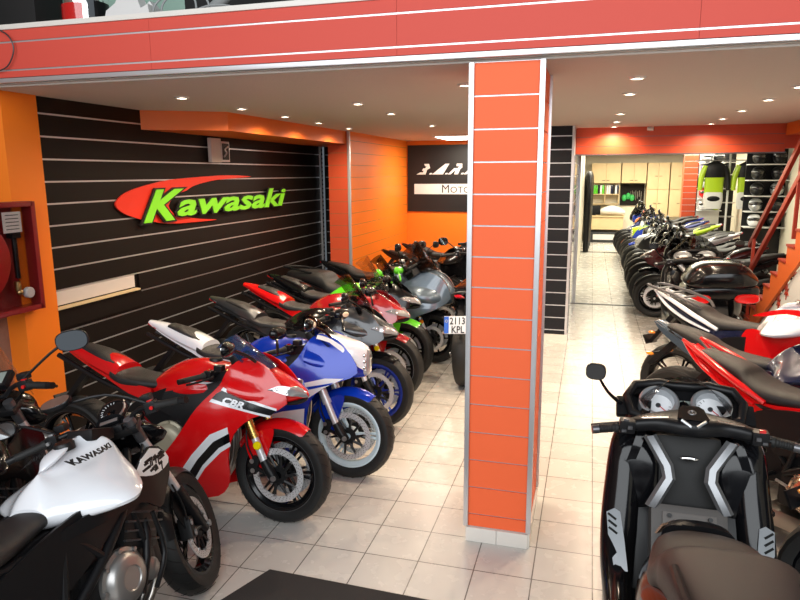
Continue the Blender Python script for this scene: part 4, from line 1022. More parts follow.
    g.tube([(.44, .06, bz-.02), (.50, .02, bz-.04), (.46, -.08, .86), (.36, -.1, .80)], .006, 0, 6, k=4); g.tube([(.42, -.14, bz-.0), (.50, -.10, bz-.06), (.44, .06, .84), (.3, .1, .8)], .006, 0, 6, k=4)
    build('bar_clamp', g, ['satin_black', 'frame_grey'], root)
    return root
def place(root, x, y, hd, lean=.12, wb=1.41):
    a = math.radians(hd); root.location = (x-math.cos(a)*wb/2, y-math.sin(a)*wb/2, 0.0)
    # lean to its left side on the stand
    root.rotation_euler = (-lean, 0, a)
# ------------------------------------------------------------------ maxi scooter
def scooter(cfg):
    c = dict(p1='gloss_black', p2='gloss_black', nose='gloss_black', seat='seat_brown', accent='chevron_silver', rim='gloss_black', steer=0, upper='gold', hoodc='satin_black', floor='seat_brown', mirrors=(.10, .375, .175, .042, .036, 8), screen='smoke', only_left=False, name='maxi_scooter', topbox=None, lo=False, rear_lights=True, screen_h=.26)
    c.update(cfg); root = empty(c['name']); xf, xr, r = .79, -.79, .28; T = steer(c['steer'], 26, xf, r); lo = c['lo']
    wheel(root, 'front_wheel', xf, r, .12, c['rim'], 5, T, 2, .133, lo=lo, style=1); wheel(root, 'rear_wheel', xr, r, .16, c['rim'], 5, None, 1, .12, lo=lo, style=1)
    forks(root, T, c['upper'], 'satin_black', xf, r, .46, True, reflector='amber'); fender(root, T, 'satin_black', xf, r, 35, 150)
    W = lambda x, z: max(.03, (.305-.10*max(0, z-.62)/.3)*(math.sqrt(max(.02, 1-max(0, (x-.35)/.72)**2)) if x > .35 else 1-.25*max(0, -.35-x)))
    # outer fairings, front leg shield side and under the floor
    g = G(); g.side([(.99, .72), (.90, .92), (.70, 1.0), (.52, 1.0), (.37, .93), (.33, .78), (.29, .60), (.20, .42), (-.10, .36), (-.38, .36), (-.42, .22), (-.10, .17), (.35, .19), (.55, .36), (.66, .52), (.84, .60)], W, 0, .035, .05, k=3)
    build('side_fairing', g, c['p1'], root)
    g = G(); g.loft([(1.02, 0, .73, .02, .02, 2.4, 0), (.97, 0, .75, .10, .10, 2.4, .3), (.86, 0, .79, .175, .17, 2.5, .6), (.70, 0, .83, .21, .19, 2.6, .8), (.56, 0, .86, .20, .15, 2.6, .8)], k=4, n=28); ns = build('front_fairing', g, c['nose'], root)
    for sy in (-1, 1):
        g = G(); P = [[(.985-.16*u+.006-.014*abs(v-.5), sy*(.03+.135*u), .755+.06*u+.06*(v-.5)*(1-.6*u)) for v in (0, .25, .5, .75, 1)] for u in (0, .2, .4, .6, .8, 1)]
        g.sheet(P, .012)
        build('headlight', g, 'lens', ns)
    # leg shield facing the rider: knee panels, centre and silver chevrons
    for sy in (-1, 1):
        g = G(); R = Matrix.Rotation(.25, 4, 'Y')
        h = G(Matrix.Translation((.40, sy*.195, .735)) @ R); h.loft([(-.085, 0, 0, .02, .03, 2.4, 0), (-.078, 0, 0, .075, .12, 2.6, 0), (-.05, 0, 0, .098, .165, 3.0, 0), (.0, 0, 0, .108, .185, 3.4, 0), (.06, 0, 0, .11, .19, 3.6, 0)], k=4, n=32); g.merge(h)
        build('knee_panel', g, c['p1'], root)
    g = G(); R = Matrix.Rotation(.27, 4, 'Y'); g.box((.375, 0, .76), (.08, .26, .34), 0, .03, rot=R); cp = build('centre_panel', g, 'matt_black', root)
    g = G()
    for sy in (-1, 1):
        pts = [(.345, sy*.155, .945), (.322, sy*.085, .83), (.292, sy*.078, .79), (.262, sy*.140, .675)]
        q = [(p[0], p[1], p[2]) for p in pts]
        wd = .014
        P = []
        for i, p in enumerate(q): P.append([(p[0]-.012, p[1]-wd*1.0, p[2]), (p[0]-.020, p[1]-wd*.5, p[2]), (p[0]-.020, p[1]+wd*.5, p[2]), (p[0]-.012, p[1]+wd*1.0, p[2])])
        g.sheet(P, .016)
    build('chevron_trim', g, c['accent'], cp)
    g = G(); g.ell((.318, 0, .862), (.008, .035, .011)); build('key_surround', g, 'chrome', cp)
    # tunnel with fuel lid
    g = G(); R = Matrix.Rotation(.60, 4, 'Y')
    g.box((.235, 0, .545), (.16, .29, .26), 0, .03, rot=R); g.box((.14, 0, .55), (.16, .20, .17), 0, .03); g.box((.10, 0, .42), (.50, .26, .24), 0, .05)
    tn = build('centre_tunnel', g, 'tunnel_grey', root)
    g = G(); g.box((.163, 0, .590), (.014, .20, .20), 0, .004, rot=R)
    build('fuel_lid', g, 'tunnel_lid', tn)
    g = G()
    for sy in (-1, 1): g.tube([(.205, sy*.075, .665), (.192, sy*.075, .672)], .008, 0, 12)
    build('lid_screw', g, 'satin_black', tn)
    for sy in (-1, 1):
        g = G(); g.tube([(.50, sy*.205, .93), (.43, sy*.235, .86), (.365, sy*.245, .70), (.28, sy*.255, .56), (.17, sy*.262, .455), (.0, sy*.262, .40), (-.30, sy*.258, .385), (-.38, sy*.25, .36)], [.05, .065, .075, .075, .066, .055, .050, .03], 0, 18, k=5)
        build('shoulder_panel', g, c['p1'], root)
        g = G(); g.box((.24, sy*.165, .50), (.05, .16, .36), 0, .02, rot=Matrix.Rotation(.55, 4, 'Y')); build('inner_leg_shield', g, 'satin_black', root)
    # foot boards with bright plates
    g = G()
    for sy in (-1, 1):
        h = G(); h.box((-.02, sy*.205, .345), (.56, .15, .05), 0, .02); build('footboard', h, 'matt_black', root)
    for sy in (-1, 1):
        g = G(); R = Matrix.Rotation(.75, 4, 'Y'); D = Matrix.Translation((.163, sy*.268, .552)) @ Matrix.Rotation(-sy*.12, 4, 'X') @ R
        h = G(D); pr = [(-.045, -.12), (.025, -.12), (.03, -.07), (.005, -.05), (.02, -.02), (.045, .02), (.045, .11), (.0, .125), (-.03, .11), (-.04, .0)]
        h.prism([(sy*a*.72, b) for a, b in pr], -.006, .004, 'x', 0)
        for i in range(3): h.box((-.0065, sy*(.012), .035+.028*i), (.003, .040, .009), 1, 0, rot=Matrix.Rotation(sy*.7, 4, 'X'))
        build('foot_plate', h, ['silver_paint', 'void_black'], root)
    # handlebar with its broad cover
    C = T @ Matrix.Translation((.36, 0, .985)) @ Matrix.Rotation(PI/2, 4, 'Z')   # loft along x becomes across
    g = G(C); g.loft([(-.25, .035, -.006, .024, .022, 2.4, 0), (-.19, .02, .004, .040, .030, 2.6, 0), (-.12, .0, .010, .056, .034, 2.6, 0), (-.05, -.004, .012, .088, .038, 2.8, 0), (0, -.006, .014, .098, .042, 3, 0), (.05, -.004, .012, .088, .038, 2.8, 0), (.12, .0, .010, .056, .034, 2.6, 0), (.19, .02, .004, .040, .030, 2.6, 0), (.25, .035, -.006, .024, .022, 2.4, 0)], k=4, n=24)
    hc = build('handlebar_cover', g, 'satin_black', root)
    g = G(T @ Matrix.Translation((.345, 0, 1.040)) @ Matrix.Rotation(-.22, 4, 'Y')); g.prism([(-.055, -.025), (-.04, -.058), (.03, -.048), (.052, -.03), (.052, .03), (.03, .048), (-.04, .058), (-.055, .025)], -.004, .010, 'z', 0)
    g.lathe([(.010, .010), (.012, .013), (.015, .013), (.017, .010)], ax=(0, 0, 1), n=24, m=1)
    for i in range(3): a = 2*PI*i/3+PI/2; g.box((math.cos(a)*.006, math.sin(a)*.006, .012), (.012, .002, .002), 1, 0, rot=Matrix.Rotation(a, 4, 'Z'))
    build('centre_cap', g, ['gloss_black', 'frame_grey'], hc)
    g = G(T)
    for sy in (-1, 1): g.tube([(.262, sy*.010, 1.018), (.285, sy*.045, 1.036)], .006, 0, 6); g.tube([(.31, sy*.09, 1.034), (.325, sy*.19, 1.016)], .004, 1, 6)
    build('cover_trim', g, ['silver_paint', 'warm_chrome'], hc)
    for sy in (-1, 1):
        g = G(T); g.tube([(.34, sy*.19, .985), (.305, sy*.28, .975), (.285, sy*.36, .967)], .0115, 0, 10, k=2); b = build('handlebar', g, 'satin_black', root)
        g = G(T); g.tube([(.302, sy*.285, .974), (.299, sy*.295, .9735), (.298, sy*.30, .973), (.284, sy*.355, .968)], [.022, .022, .0175, .0175], 0, 14)
        for i in range(6): g.lathe([(.0176, -.002), (.0192, 0), (.0176, .002)], c=(.296-.0022*i, sy*(.305+.0085*i), .9725-.0007*i), ax=(-.25, sy*.96, -.07), n=14)
        build('grip', g, 'rubber_grip', b)
        g = G(T); g.tube([(.283, sy*.357, .967), (.277, sy*.382, .965)], .018, 0, 14); build('bar_end', g, 'frame_grey', b)
        g = G(T); g.box((.315, sy*.245, .982), (.055, .062, .056), 0, .012); g.box((.30, sy*.25, 1.013), (.020, .022, .010), 1, .002); g.box((.283, sy*.235, .985), (.012, .018, .014), 2, .002); g.box((.283, sy*.258, .970), (.012, .018, .010), 2, .002)
        build('switch_gear', g, ['satin_black', 'tail_red' if sy < 0 else 'frame_grey', 'frame_grey'], b)
        g = G(T); g.tube([(.34, sy*.22, .975), (.375, sy*.25, .97), (.365, sy*.33, .962), (.345, sy*.385, .958)], [.010, .008, .006, .007], 0, 8, k=3); build('lever', g, 'satin_black', b)
        if c['mirrors'] and (sy > 0 or not c['only_left']):
            mx, my, mz, rx, rz, yaw = c['mirrors']; tip = Vector((.36+mx, sy*my, .985+mz)); g = G(); g.tube([(.56, sy*.26, .99), (.53, sy*.32, 1.05), tip+Vector((0, -sy*.01, -.02))], [.010, .007, .006], 0, 8, k=4)
            TT = Matrix.Translation(tip) @ Matrix.Rotation(-sy*math.radians(yaw), 4, 'Z')
            h = G(TT); h.loft([(-.012, 0, 0, rx, rz, 2.8, 0), (.004, 0, 0, rx, rz, 2.8, 0), (.026, 0, 0, rx*.8, rz*.75, 2.6, 0), (.036, 0, 0, rx*.3, rz*.3, 2.4, 0)], k=2); g.merge(h); mo = build('mirror', g, 'gloss_black', root)
            h = G(TT); h.loft([(-.0145, 0, 0, rx*.92, rz*.9, 2.8, 0), (-.0125, 0, 0, rx*.92, rz*.9, 2.8, 0)], k=1); build('mirror_face', h, c.get('mface', 'helmet_visor'), mo)
    # instrument hood with two round dials and a display between
    D = Matrix.Translation((.545, 0, 1.000)) @ Matrix.Rotation(-.62, 4, 'Y')     # local z faces the rider
    g = G(D)
    out = [(-.085, -.10), (-.05, -.215), (.04, -.235), (.105, -.20), (.125, -.10), (.115, -.04), (.115, .04), (.125, .10), (.105, .20), (.04, .235), (-.05, .215), (-.085, .10)]
    g.prism(out, -.09, -.022, 'z', 0)
    ring = [Vector((a, b, .0)) for a, b in out]
    g.tube([tuple(p) for p in ring]+[tuple(ring[0])], .020, 0, 10, k=1)
    for sy in (-1, 1): g.box((.0, sy*.245, -.03), (.10, .07, .03), 0, .01)
    hd = build('instrument_hood', g, 'satin_black', root)
    for sy in (-1, 1):
        g = G(D); cc = (.010, sy*.105, 0)
        g.lathe([(.058, -.020), (.062, .022), (.076, .026), (.083, .020), (.085, -.02)], c=cc, ax=(0, 0, 1), n=40, m=0)
        g.lathe([(0, -.014), (.060, -.014)], c=cc, ax=(0, 0, 1), n=40, m=1)
        for i in range(13): a = -.5+i*.345; g.box((cc[0]+.048*math.cos(a+1.0), cc[1]+.048*math.sin(a+1.0), -.013), (.010, .002, .001), 2, 0, rot=Matrix.Rotation(a+1.0, 4, 'Z'))
        g.tube([(cc[0], cc[1], -.010), (cc[0]-.030, cc[1]-.030, -.010)], .002, 3, 6); g.lathe([(0, -.006), (.010, -.008), (.011, -.014)], c=cc, ax=(0, 0, 1), n=16, m=2)
        build('dial', g, ['silver_paint', 'dial_white', 'dark_grey', 'tail_red'], hd)
    g = G(D); g.box((.005, 0, -.018), (.085, .085, .006), 0, .003); build('display', g, 'display', hd)
    if c['screen']:
        g = G(); P = []
        for i in range(9):
            u = i/8; P.append([(.80-.23*u-.10*(v*v)-.0, v*(.235-.07*u), 1.0+c['screen_h']*u-.02*v*v-.05*u*u*v*v*2) for v in [-1+q/6 for q in range(13)]])
        g.sheet(P, .004); build('windscreen', g, c['screen'], root)
    # seat: rider, backrest step, pillion
    g = G(); g.loft([(.0, 0, .655, .055, .02, 2.4, 0), (-.02, 0, .685, .095, .04, 2.7, 0), (-.08, 0, .705, .135, .055, 2.8, 0), (-.17, 0, .725, .17, .065, 3.0, 0), (-.32, 0, .735, .20, .075, 3.2, 0), (-.40, 0, .76, .20, .09, 3.2, 0), (-.46, 0, .82, .19, .10, 3.2, 0), (-.56, 0, .855, .185, .085, 3.2, 0), (-.85, 0, .885, .13, .06, 2.6, 0), (-.95, 0, .89, .08, .03, 2.4, 0)], k=5, n=32)
    st = build('seat', g, c['seat'], root)
    g = G(); g.loft([(.085, 0, .640, .045, .012, 2.6, 0), (.075, 0, .660, .085, .028, 2.8, 0), (.04, 0, .692, .105, .05, 2.8, 0), (.0, 0, .69, .125, .05, 2.8, 0)], k=3); g.box((.085, .028, .702), (.012, .020, .006), 1, .002); g.box((.085, -.010, .702), (.012, .020, .006), 1, .002); build('seat_nose_trim', g, ['satin_black', 'alu'], st)
    for sy in (-1, 1):
        g = G(); g.sheet([[(.085-.05*u, sy*(.068+.05*u+.02*v), .705-.0*u-.035*v) for v in (0, .5, 1)] for u in (0, .5, 1)], .008); build('nose_cover', g, 'warm_chrome' if c['seat'] == 'seat_brown' else 'satin_black', st)
    # rear body under the seat
    g = G(); g.loft([(.05, 0, .50, .14, .16, 2.8, 0), (-.10, 0, .53, .20, .18, 3, 0), (-.35, 0, .58, .235, .19, 3, 0), (-.60, 0, .66, .215, .18, 2.8, 0), (-.85, 0, .76, .16, .12, 2.6, 0), (-1.0, 0, .83, .10, .05, 2.4, 0)], k=4, n=28)
    rb = build('rear_body', g, c['p2'], root)
    for sy in (-1, 1):
        g = G(); g.sheet([[(-.80-.17*u-.004, sy*(.185-.075*u), .755+.05*u+.07*(v-.5)*(1-.4*u)) for v in (0, .5, 1)] for u in (0, .33, .66, 1)], .014)
        build('tail_light', g, 'tail_red', rb)
    g = G(); g.tube([(-.60, -.16, .92), (-.85, -.15, .96), (-1.0, -.06, .965), (-1.0, .06, .965), (-.85, .15, .96), (-.60, .16, .92)], .013, 0, 8, k=4); build('grab_rail', g, 'satin_black', rb)
    g = G(); g.box((-.30, 0, .33), (.60, .22, .18), 0, .05); g.box((xr+.10, .13, .31), (.52, .06, .12), 0, .03); g.tube([(xr, -.13, r), (xr, .16, r)], .02, 0, 10); build('engine', g, 'engine_black', root)
    muffler(root, (-.35, -.17, .27), (-1.0, -.21, .42), .065, 'satin_black'); 
    g = G(); g.tube([(-.15, .16, .25), (-.18, .22, .13), (-.12, .26, .02)], .013, 0, 8); build('side_stand', g, 'satin_black', root)
    g = G(); g.prism([(-.88, .70), (-.92, .72), (-1.10, .45), (-1.07, .44)], -.05, .05, 'y', 0); build('plate_bracket', g, 'satin_black', root)
    if c['topbox']:
        g = G(); g.loft([(-.55, 0, 1.00, .18, .07, 4, 0), (-.62, 0, 1.02, .23, .11, 3.4, .3), (-.88, 0, 1.02, .24, .115, 3.4, .3), (-1.02, 0, 1.00, .20, .10, 3.4, .3), (-1.06, 0, .99, .14, .06, 3, 0)], k=3, n=32); tb = build('top_box', g, c['topbox'], root)
        for sy in (-1, 1):
            g = G(); g.loft([(-1.04, sy*.17, .80, .05, .025, 2.4, 0), (-1.03, sy*.17, .80, .085, .045, 2.8, 0), (-.90, sy*.17, .80, .09, .05, 2.8, 0)], k=3); build('lamp_unit', g, 'tail_red', rb)
        g = G(); g.loft([(-1.02, 0, .86, .22, .05, 3, 0), (-.95, 0, .86, .27, .09, 3, 0), (-.6, 0, .84, .27, .10, 3, 0)], k=3); build('rear_valance', g, c['p2'], rb)
    return root
# , (0.045, 0.042, 0.040), 0.42)
# , (0.075, 0.070, 0.066), 0.38)
# ------------------------------------------------------------------ the motorcycles of the left row
def bike(root, x, y, hd, lean, label, cat='motorcycle', group=None, wb=1.41):
    place(root, x, y, hd, lean, wb); tag(root, label, cat, group); return root
z650 = naked(dict(ecx=.14, ecz=.43, tank='white_paint', pattern=True, steer=20, text='KAWASAKI', shroud='satin_black', bar_z=.985, mirrors=(.02, .43, .15, .066, .036, 10), sweep=.09, rtip=(.30, .12, 1.13)))
bike(z650, -1.765, 2.565, 90, .20, 'naked black motorcycle with white tank lettered KAWASAKI in the left foreground')
cbr = sport(dict(scheme=0, text='CBR', steer=-3, rim='gloss_black', stripe='frame_grey', screen='blue_screen', fend='red_paint', mface='mirror_glass'))
bike(cbr, -1.655, 3.25, 1, .10, 'red faired sport motorcycle with white and black stripes and gold fork')
gsx = sport(dict(scheme=1, p1='blue_paint', p2='white_paint', p3='gloss_black', tank='blue_paint', tail='white_paint', fend='blue_paint', rim='rim_white', light='stack', steer=-4, upper='disc_steel', cover='engine_black', spokes=3, mirror='gloss_black', mirror_lamp='amber_pale', reflector=None, mface='mirror_glass'))
bike(gsx, -1.47, 3.90, 2, .10, 'blue and white sport motorcycle with pale wheel rims beside the red one')
b1 = naked(dict(tank='gloss_black', steer=12, screen='clear_screen', screen_h=.40, bar_z=1.03, mirrors=(.03, .46, .20, .075, .048, 8), name='touring_motorcycle', text=None, light='cowl'))
bike(b1, -2.57, 2.62, 92, .10, 'black motorcycle with tall clear windscreen at the left edge by the hose cabinet')
tm = scooter(dict(only_left=True, screen_h=.13)); bike(tm, .43, 3.20, 90, .0, 'black maxi scooter with brown seat and silver chevrons in the right foreground', 'scooter', wb=1.58)

def swapcopy(src, sw, x, y, hd, lean, label, cat='motorcycle', wb=1.41, group=None):
    r = dup(src, None, sw); bike(r, x, y, hd, lean, label, cat, group, wb); return r
# fifth to seventh: blue-rimmed, red tourer, green
m5 = sport(dict(scheme=2, p1='grey_paint', p2='gloss_black', tank='gloss_black', tail='grey_paint', tail2='silver_paint', fend='gloss_black', rim='rim_blue', stripe='blue_paint', upper='satin_black', screen='smoke', cover='engine_black', reflector=None, steer=-5, lo=True, screen_top=.14))
bike(m5, -1.57, 4.80, 0, .10, 'dark grey sport motorcycle with blue wheel rims, next beyond the blue and white one')
m6 = sport(dict(scheme=2, p1='dark_red_paint', p2='gloss_black', tank='dark_red_paint', tail='red_paint', fend='dark_red_paint', rim='gloss_black', stripe='silver_paint', upper='satin_black', screen='clear_screen', screen_top=.20, cover='engine_black', reflector='yellow', steer=-5, lo=True, name='sport_motorcycle'))
bike(m6, -1.65, 5.46, -2, .10, 'dark red sport motorcycle with silver-edged wheels and a raised red tail by the slatwall')
m7 = dup(m5, None, {'rim_blue': 'gloss_black', 'blue_paint': 'gloss_black', 'silver_paint': 'bronze_paint', 'gloss_black': 'green_paint', 'grey_paint': 'gloss_black'}); bike(m7, -1.70, 6.06, -2, .10, 'black and green sport motorcycle between the dark red one and the slate scooter')
m8 = scooter(dict(p1='slate_paint', nose='slate_paint', p2='gloss_black', seat='seat_black', steer=-6, only_left=False, mirrors=(.14, .40, .26, .075, .042, 8), screen_h=.30, lo=True)); bike(m8, -1.55, 6.72, -4, .06, 'slate blue maxi scooter with gold fork at the far end of the left row', 'scooter', wb=1.58)
m9 = naked(dict(tank='gloss_black', tail='gloss_black', shroud='gloss_black', lo=True, bar_z=1.05)); bike(m9, -1.62, 7.55, -4, .1, 'black naked motorcycle between the slate scooter and the orange wall')
m10 = naked(dict(tank='gloss_black', tail='gloss_black', seatz=.04, zt=.06, lo=True, screen='smoke', bar_z=1.06, mirrors=(.06, .44, .20, .07, .04, 8))); bike(m10, -1.15, 8.55, -6, .1, 'black touring motorcycle parked against the orange side wall, nearer one')
swapcopy(m10, {'gloss_black': 'satin_black'}, -1.1, 9.4, -6, .1, 'matt black touring motorcycle parked against the orange side wall, under the banner')
# cruiser with a number plate behind the pillar
cr = naked(dict(tank='gloss_black', tail='gloss_black', light='round', fend='gloss_black', rim='chrome', muff='exhaust_steel', lo=True, bar_z=1.16, mirrors=(.0, .38, .18, .055, .045, 8), name='roadster_motorcycle', usd=False)); bike(cr, -1.09, 7.45, 91, .06, 'black roadster motorcycle with Spanish number plate seen from behind beside the pillar')
g = G(); g.box((0, 0, 0), (.012, .24, .16), 0, .004); g.box((-.0075, .098, 0), (.003, .042, .152), 1, 0)
for i in range(8): a = 2*PI*i/8; g.box((-.010, .098+.011*math.cos(a), .035+.011*math.sin(a)), (.001, .004, .004), 3, 0)
add_text(g, '2113', .088, (-.0085, .070, .006), (0, -1, 0), (0, 0, 1), 2, depth=.001, bold=.0012, sx=.82); add_text(g, 'KPL', .088, (-.0085, .055, -.072), (0, -1, 0), (0, 0, 1), 2, depth=.001, bold=.0012, sx=.82)
pl = build('number_plate', g, ['plate_white', 'plate_blue', 'sign_black', 'yellow'], cr, smooth=False); pl.location = (-1.05, .0, .67); pl.rotation_euler = (0, .35, 0)

# ------------------------------------------------------------------ right row near the stairs
at = naked(dict(tank='white_paint', tail='navy_paint', tail_open='white_paint', shroud='red_paint', zt=.12, seatz=.08, big=1.15, beak='white_paint', screen='smoke', rack='frame_grey', bar_z=1.08, upper='gold', usd=True, tank_stripe='red_paint', mirrors=(.04, .43, .20, .06, .04, 8), name='adventure_motorcycle', lo=True, r=.33))
bike(at, 1.88, 4.80, -36, .06, 'white, red and dark blue adventure motorcycle with white tail frame before the stairs')
nb = naked(dict(plate=False, tank='navy_paint', tail='slate_paint', shroud='navy_paint', lo=True, clear_tail=True, screen='smoke')); bike(nb, 1.78, 4.06, -38, .06, 'dark blue motorcycle with grey tail between the adventure and the red-tailed ones')
rd = naked(dict(plate=False, tank='white_paint', tail='red_paint', shroud='red_paint', lo=True, seatz=.02, tail_open='red_paint', bar_z=1.0, mirrors=None, cover='warm_chrome')); bike(rd, 1.80, 3.18, -43, .06, 'white motorcycle with glossy red tail just behind the foreground scooter')
# black machine whose edge enters at the far right
fr = naked(dict(tank='gloss_black', lo=True, mirrors=None)); bike(fr, 2.13, 1.84, -43, .06, 'black motorcycle cut off by the right picture edge beside the foreground scooter')
bs = scooter(dict(p1='gloss_black', nose='gloss_black', seat='seat_black', topbox='gloss_black', lo=True)); bs.scale = (1.08, 1.25, 1.0); bike(bs, 1.27, 8.75, 91, .05, 'black maxi scooter with top box and red tail lights seen from behind by the stairs', 'scooter', wb=1.58)
# ------------------------------------------------------------------ long row along the aisle towards the workshop
lo_s = dup(m5, None, {'grey_paint': 'maroon_paint', 'rim_blue': 'gloss_black', 'blue_paint': 'gloss_black', 'silver_paint': 'maroon_paint'})
far = [
 (m10, {}, .92, 9.75, 174, 'black motorcycle with smoked screen, nearest the black scooter in the long aisle row'),
 (m5, {'grey_paint': 'maroon_paint', 'rim_blue': 'gloss_black', 'blue_paint': 'gloss_black', 'silver_paint': 'maroon_paint'}, .90, 10.42, 174, 'maroon sport motorcycle, second in the long aisle row'),
 (m10, {'gloss_black': 'grey_paint'}, .90, 11.1, 174, 'dark grey motorcycle with smoked screen, third in the long aisle row'),
 (m9, {}, .90, 11.75, 174, 'black naked motorcycle, fourth in the long aisle row'),
 (gsx, {'blue_paint': 'grey_paint', 'rim_white': 'gloss_black'}, .92, 12.4, 174, 'grey and white sport motorcycle, fifth in the long aisle row'),
 (m10, {'gloss_black': 'silver_paint'}, .95, 13.05, 174, 'silver motorcycle with smoked screen in the middle of the long aisle row'),
 (m9, {}, .92, 13.7, 174, 'black naked motorcycle between the silver and the blue and lime ones'),
 (gsx, {'rim_white': 'gloss_black', 'white_paint': 'lime_paint'}, .95, 14.35, 174, 'blue and lime sport motorcycle in the long aisle row'),
 (m10, {'gloss_black': 'white_paint'}, .95, 15.0, 174, 'white motorcycle with smoked screen in the long aisle row'),
 (m5, {'grey_paint': 'deep_blue_paint', 'rim_blue': 'gloss_black', 'silver_paint': 'silver_paint'}, .95, 15.65, 174, 'deep blue sport motorcycle towards the workshop end of the aisle row'),
 (m9, {'gloss_black': 'orange_paint'}, .92, 16.3, 174, 'orange naked motorcycle towards the workshop end of the aisle row'),
 (m10, {'gloss_black': 'blue_paint'}, .90, 16.95, 174, 'bright blue motorcycle, second from the workshop end of the aisle row'),
 (m10, {}, .88, 17.65, 173, 'black motorcycle with smoked screen, last at the workshop end of the aisle row'),
]
for p in kids(lo_s):
    for q in kids(p):
        for r_ in kids(q): bpy.data.objects.remove(r_)
        bpy.data.objects.remove(q)
    bpy.data.objects.remove(p)
bpy.data.objects.remove(lo_s)
for src, sw, x, y, hd, lb in far: swapcopy(src, sw, x, y, hd, .08, lb, group='long row of motorcycles by the aisle')
# ------------------------------------------------------------------ workshop end
def cabinet(x0, x1, z0, z1, doors, label, rows=1, depth=.45, y=20.92):
    o = empty('wall_cabinet' if z0 > 1 else 'tall_cabinet', ((x0+x1)/2, y, z0)); tag(o, label, 'cabinet')
    w_, h = x1-x0, z1-z0
    build('body', G().box((0, -depth/2, h/2), (w_-.01, depth, h-.01), 0, .004), 'wood_pale', o)
    for r in range(rows):
        for i in range(doors):
            dw = w_/doors; dh = h/rows
            d = build('door', G().box((-w_/2+dw*(i+.5), -depth-.011, dh*(r+.5)), (dw-.012, .02, dh-.014), 0, .003), 'wood_pale', o)
            sx = 1 if i % 2 == 0 else -1
            build('handle', G().box((-w_/2+dw*(i+.5)+sx*(dw/2-.06), -depth-.03, dh*r+(.08 if z0 > 1 else dh*.5)), (.08, .015, .012), 0, .003), 'dark_grey', d)
cabinet(-.02, .80, 1.70, 2.28, 2, 'pale wooden two-door wall cabinet at the left over the binder shelf')
cabinet(.82, 1.50, 1.70, 2.28, 2, 'pale wooden wall cabinet over the tool board')
cabinet(1.52, 2.12, .75, 2.28, 2, 'tall pale wooden cabinet beside the tool board', rows=2)
cabinet(2.14, 2.75, .75, 2.28, 2, 'tall pale wooden cabinet partly behind the red column', rows=2)
o = empty('binder_shelf', (.39, 20.92, 1.08)); tag(o, 'pale wooden open shelf unit under the left wall cabinet', 'shelf')
g = G()
for z in (0.01, .30, .60): g.box((0, -.16, z), (.80, .32, .02), 0)
for x in (-.39, 0, .39): g.box((x, -.16, .30), (.02, .32, .60), 0)
build('frame', g, 'wood_pale', o)
random.seed(3)
bc = [('white_wall', 'white'), ('green_paint', 'green'), ('navy_paint', 'dark blue'), ('satin_black', 'black'), ('paper', 'cream')]; n = 0
nm = ['leftmost', 'second', 'third', 'fourth', 'fifth', 'sixth', 'seventh', 'eighth', 'ninth', 'tenth', 'eleventh', 'rightmost']
bp = None
for i in range(12):
    x = .03+.06*i+(.06 if i >= 6 else 0); k, cn = bc[[0, 1, 1, 3, 0, 1, 4, 0, 2, 3, 4, 2][i]]
    if bp is None:
        g = G().box((0, 0, .13), (.052, .24, .26), 0, .003); bp = build('ring_binder', g, k); b_ = bp
    else: b_ = bp.copy(); COL.objects.link(b_); b_.material_slots[0].link = 'OBJECT'; b_.material_slots[0].material = M[k]
    b_.location = (x, 20.72, 1.39); tag(b_, '%s ring binder on the open shelf, %s of its row' % (cn, nm[i]), 'binder', 'ring binders on the workshop shelf')
o = empty('tool_board', (1.16, 20.93, 1.05)); tag(o, 'dark tool board with green pouches on the workshop back wall', 'tool board')
build('board', G().box((0, -.02, .31), (.66, .03, .62), 0), 'slat_black', o)
g = G()
for i in range(7): g.tube([(-.05+.05*i, -.05, .15+.05*(i % 3)), (-.05+.05*i, -.05, .40+.03*(i % 2))], .009, 0, 6)
build('hand_tool', g, 'alu', o)
g = G()
for i in range(3): g.ell((-.22+.11*i, -.08, .22+.05*(i % 2)), (.07, .05, .10), 0, 12)
build('green_pouch', g, 'green_stuff', o)
o = empty('work_desk', (.42, 20.45, 0)); tag(o, 'pale wooden counter desk at the end of the aisle', 'desk')
build('desk_top', G().box((0, .05, .76), (1.05, .75, .03), 0, .004), 'wood_pale', o); build('front_panel', G().box((0, -.28, .56), (1.0, .02, .36), 0), 'wood_pale', o)
for sx in (-1, 1): build('leg', G().box((sx*.48, .05, .37), (.04, .66, .74), 0), 'wood_pale', o)
tag(build('storage_crate', G().box((.40, 20.35, .16), (.80, .35, .30), 0, .02).box((.40, 20.165, .16), (.6, .01, .16), 1), ['dark_grey', 'white_wall']), 'dark grey crate with pale front under the desk', 'crate')
g = G(); g.loft([(-.34, 0, .0, .10, .06), (-.2, 0, .02, .16, .11, 2.4, 0), (.0, 0, .04, .18, .13, 2.4, 0), (.22, 0, .0, .15, .10, 2.4, 0), (.34, 0, -.03, .08, .05)], k=4)
o = build('dust_sheet', g, 'white_wall'); o.location = (.62, 20.35, .90); tag(o, 'white crumpled sheet lying on the workshop desk', 'sheet')
g = G().box((0, 0, .15), (.36, .04, .26), 0, .01).box((0, .0, .02), (.10, .14, .03), 0); o = build('monitor', g, 'satin_black'); o.location = (.10, 20.4, .775); tag(o, 'black computer monitor on the left of the workshop desk', 'monitor')
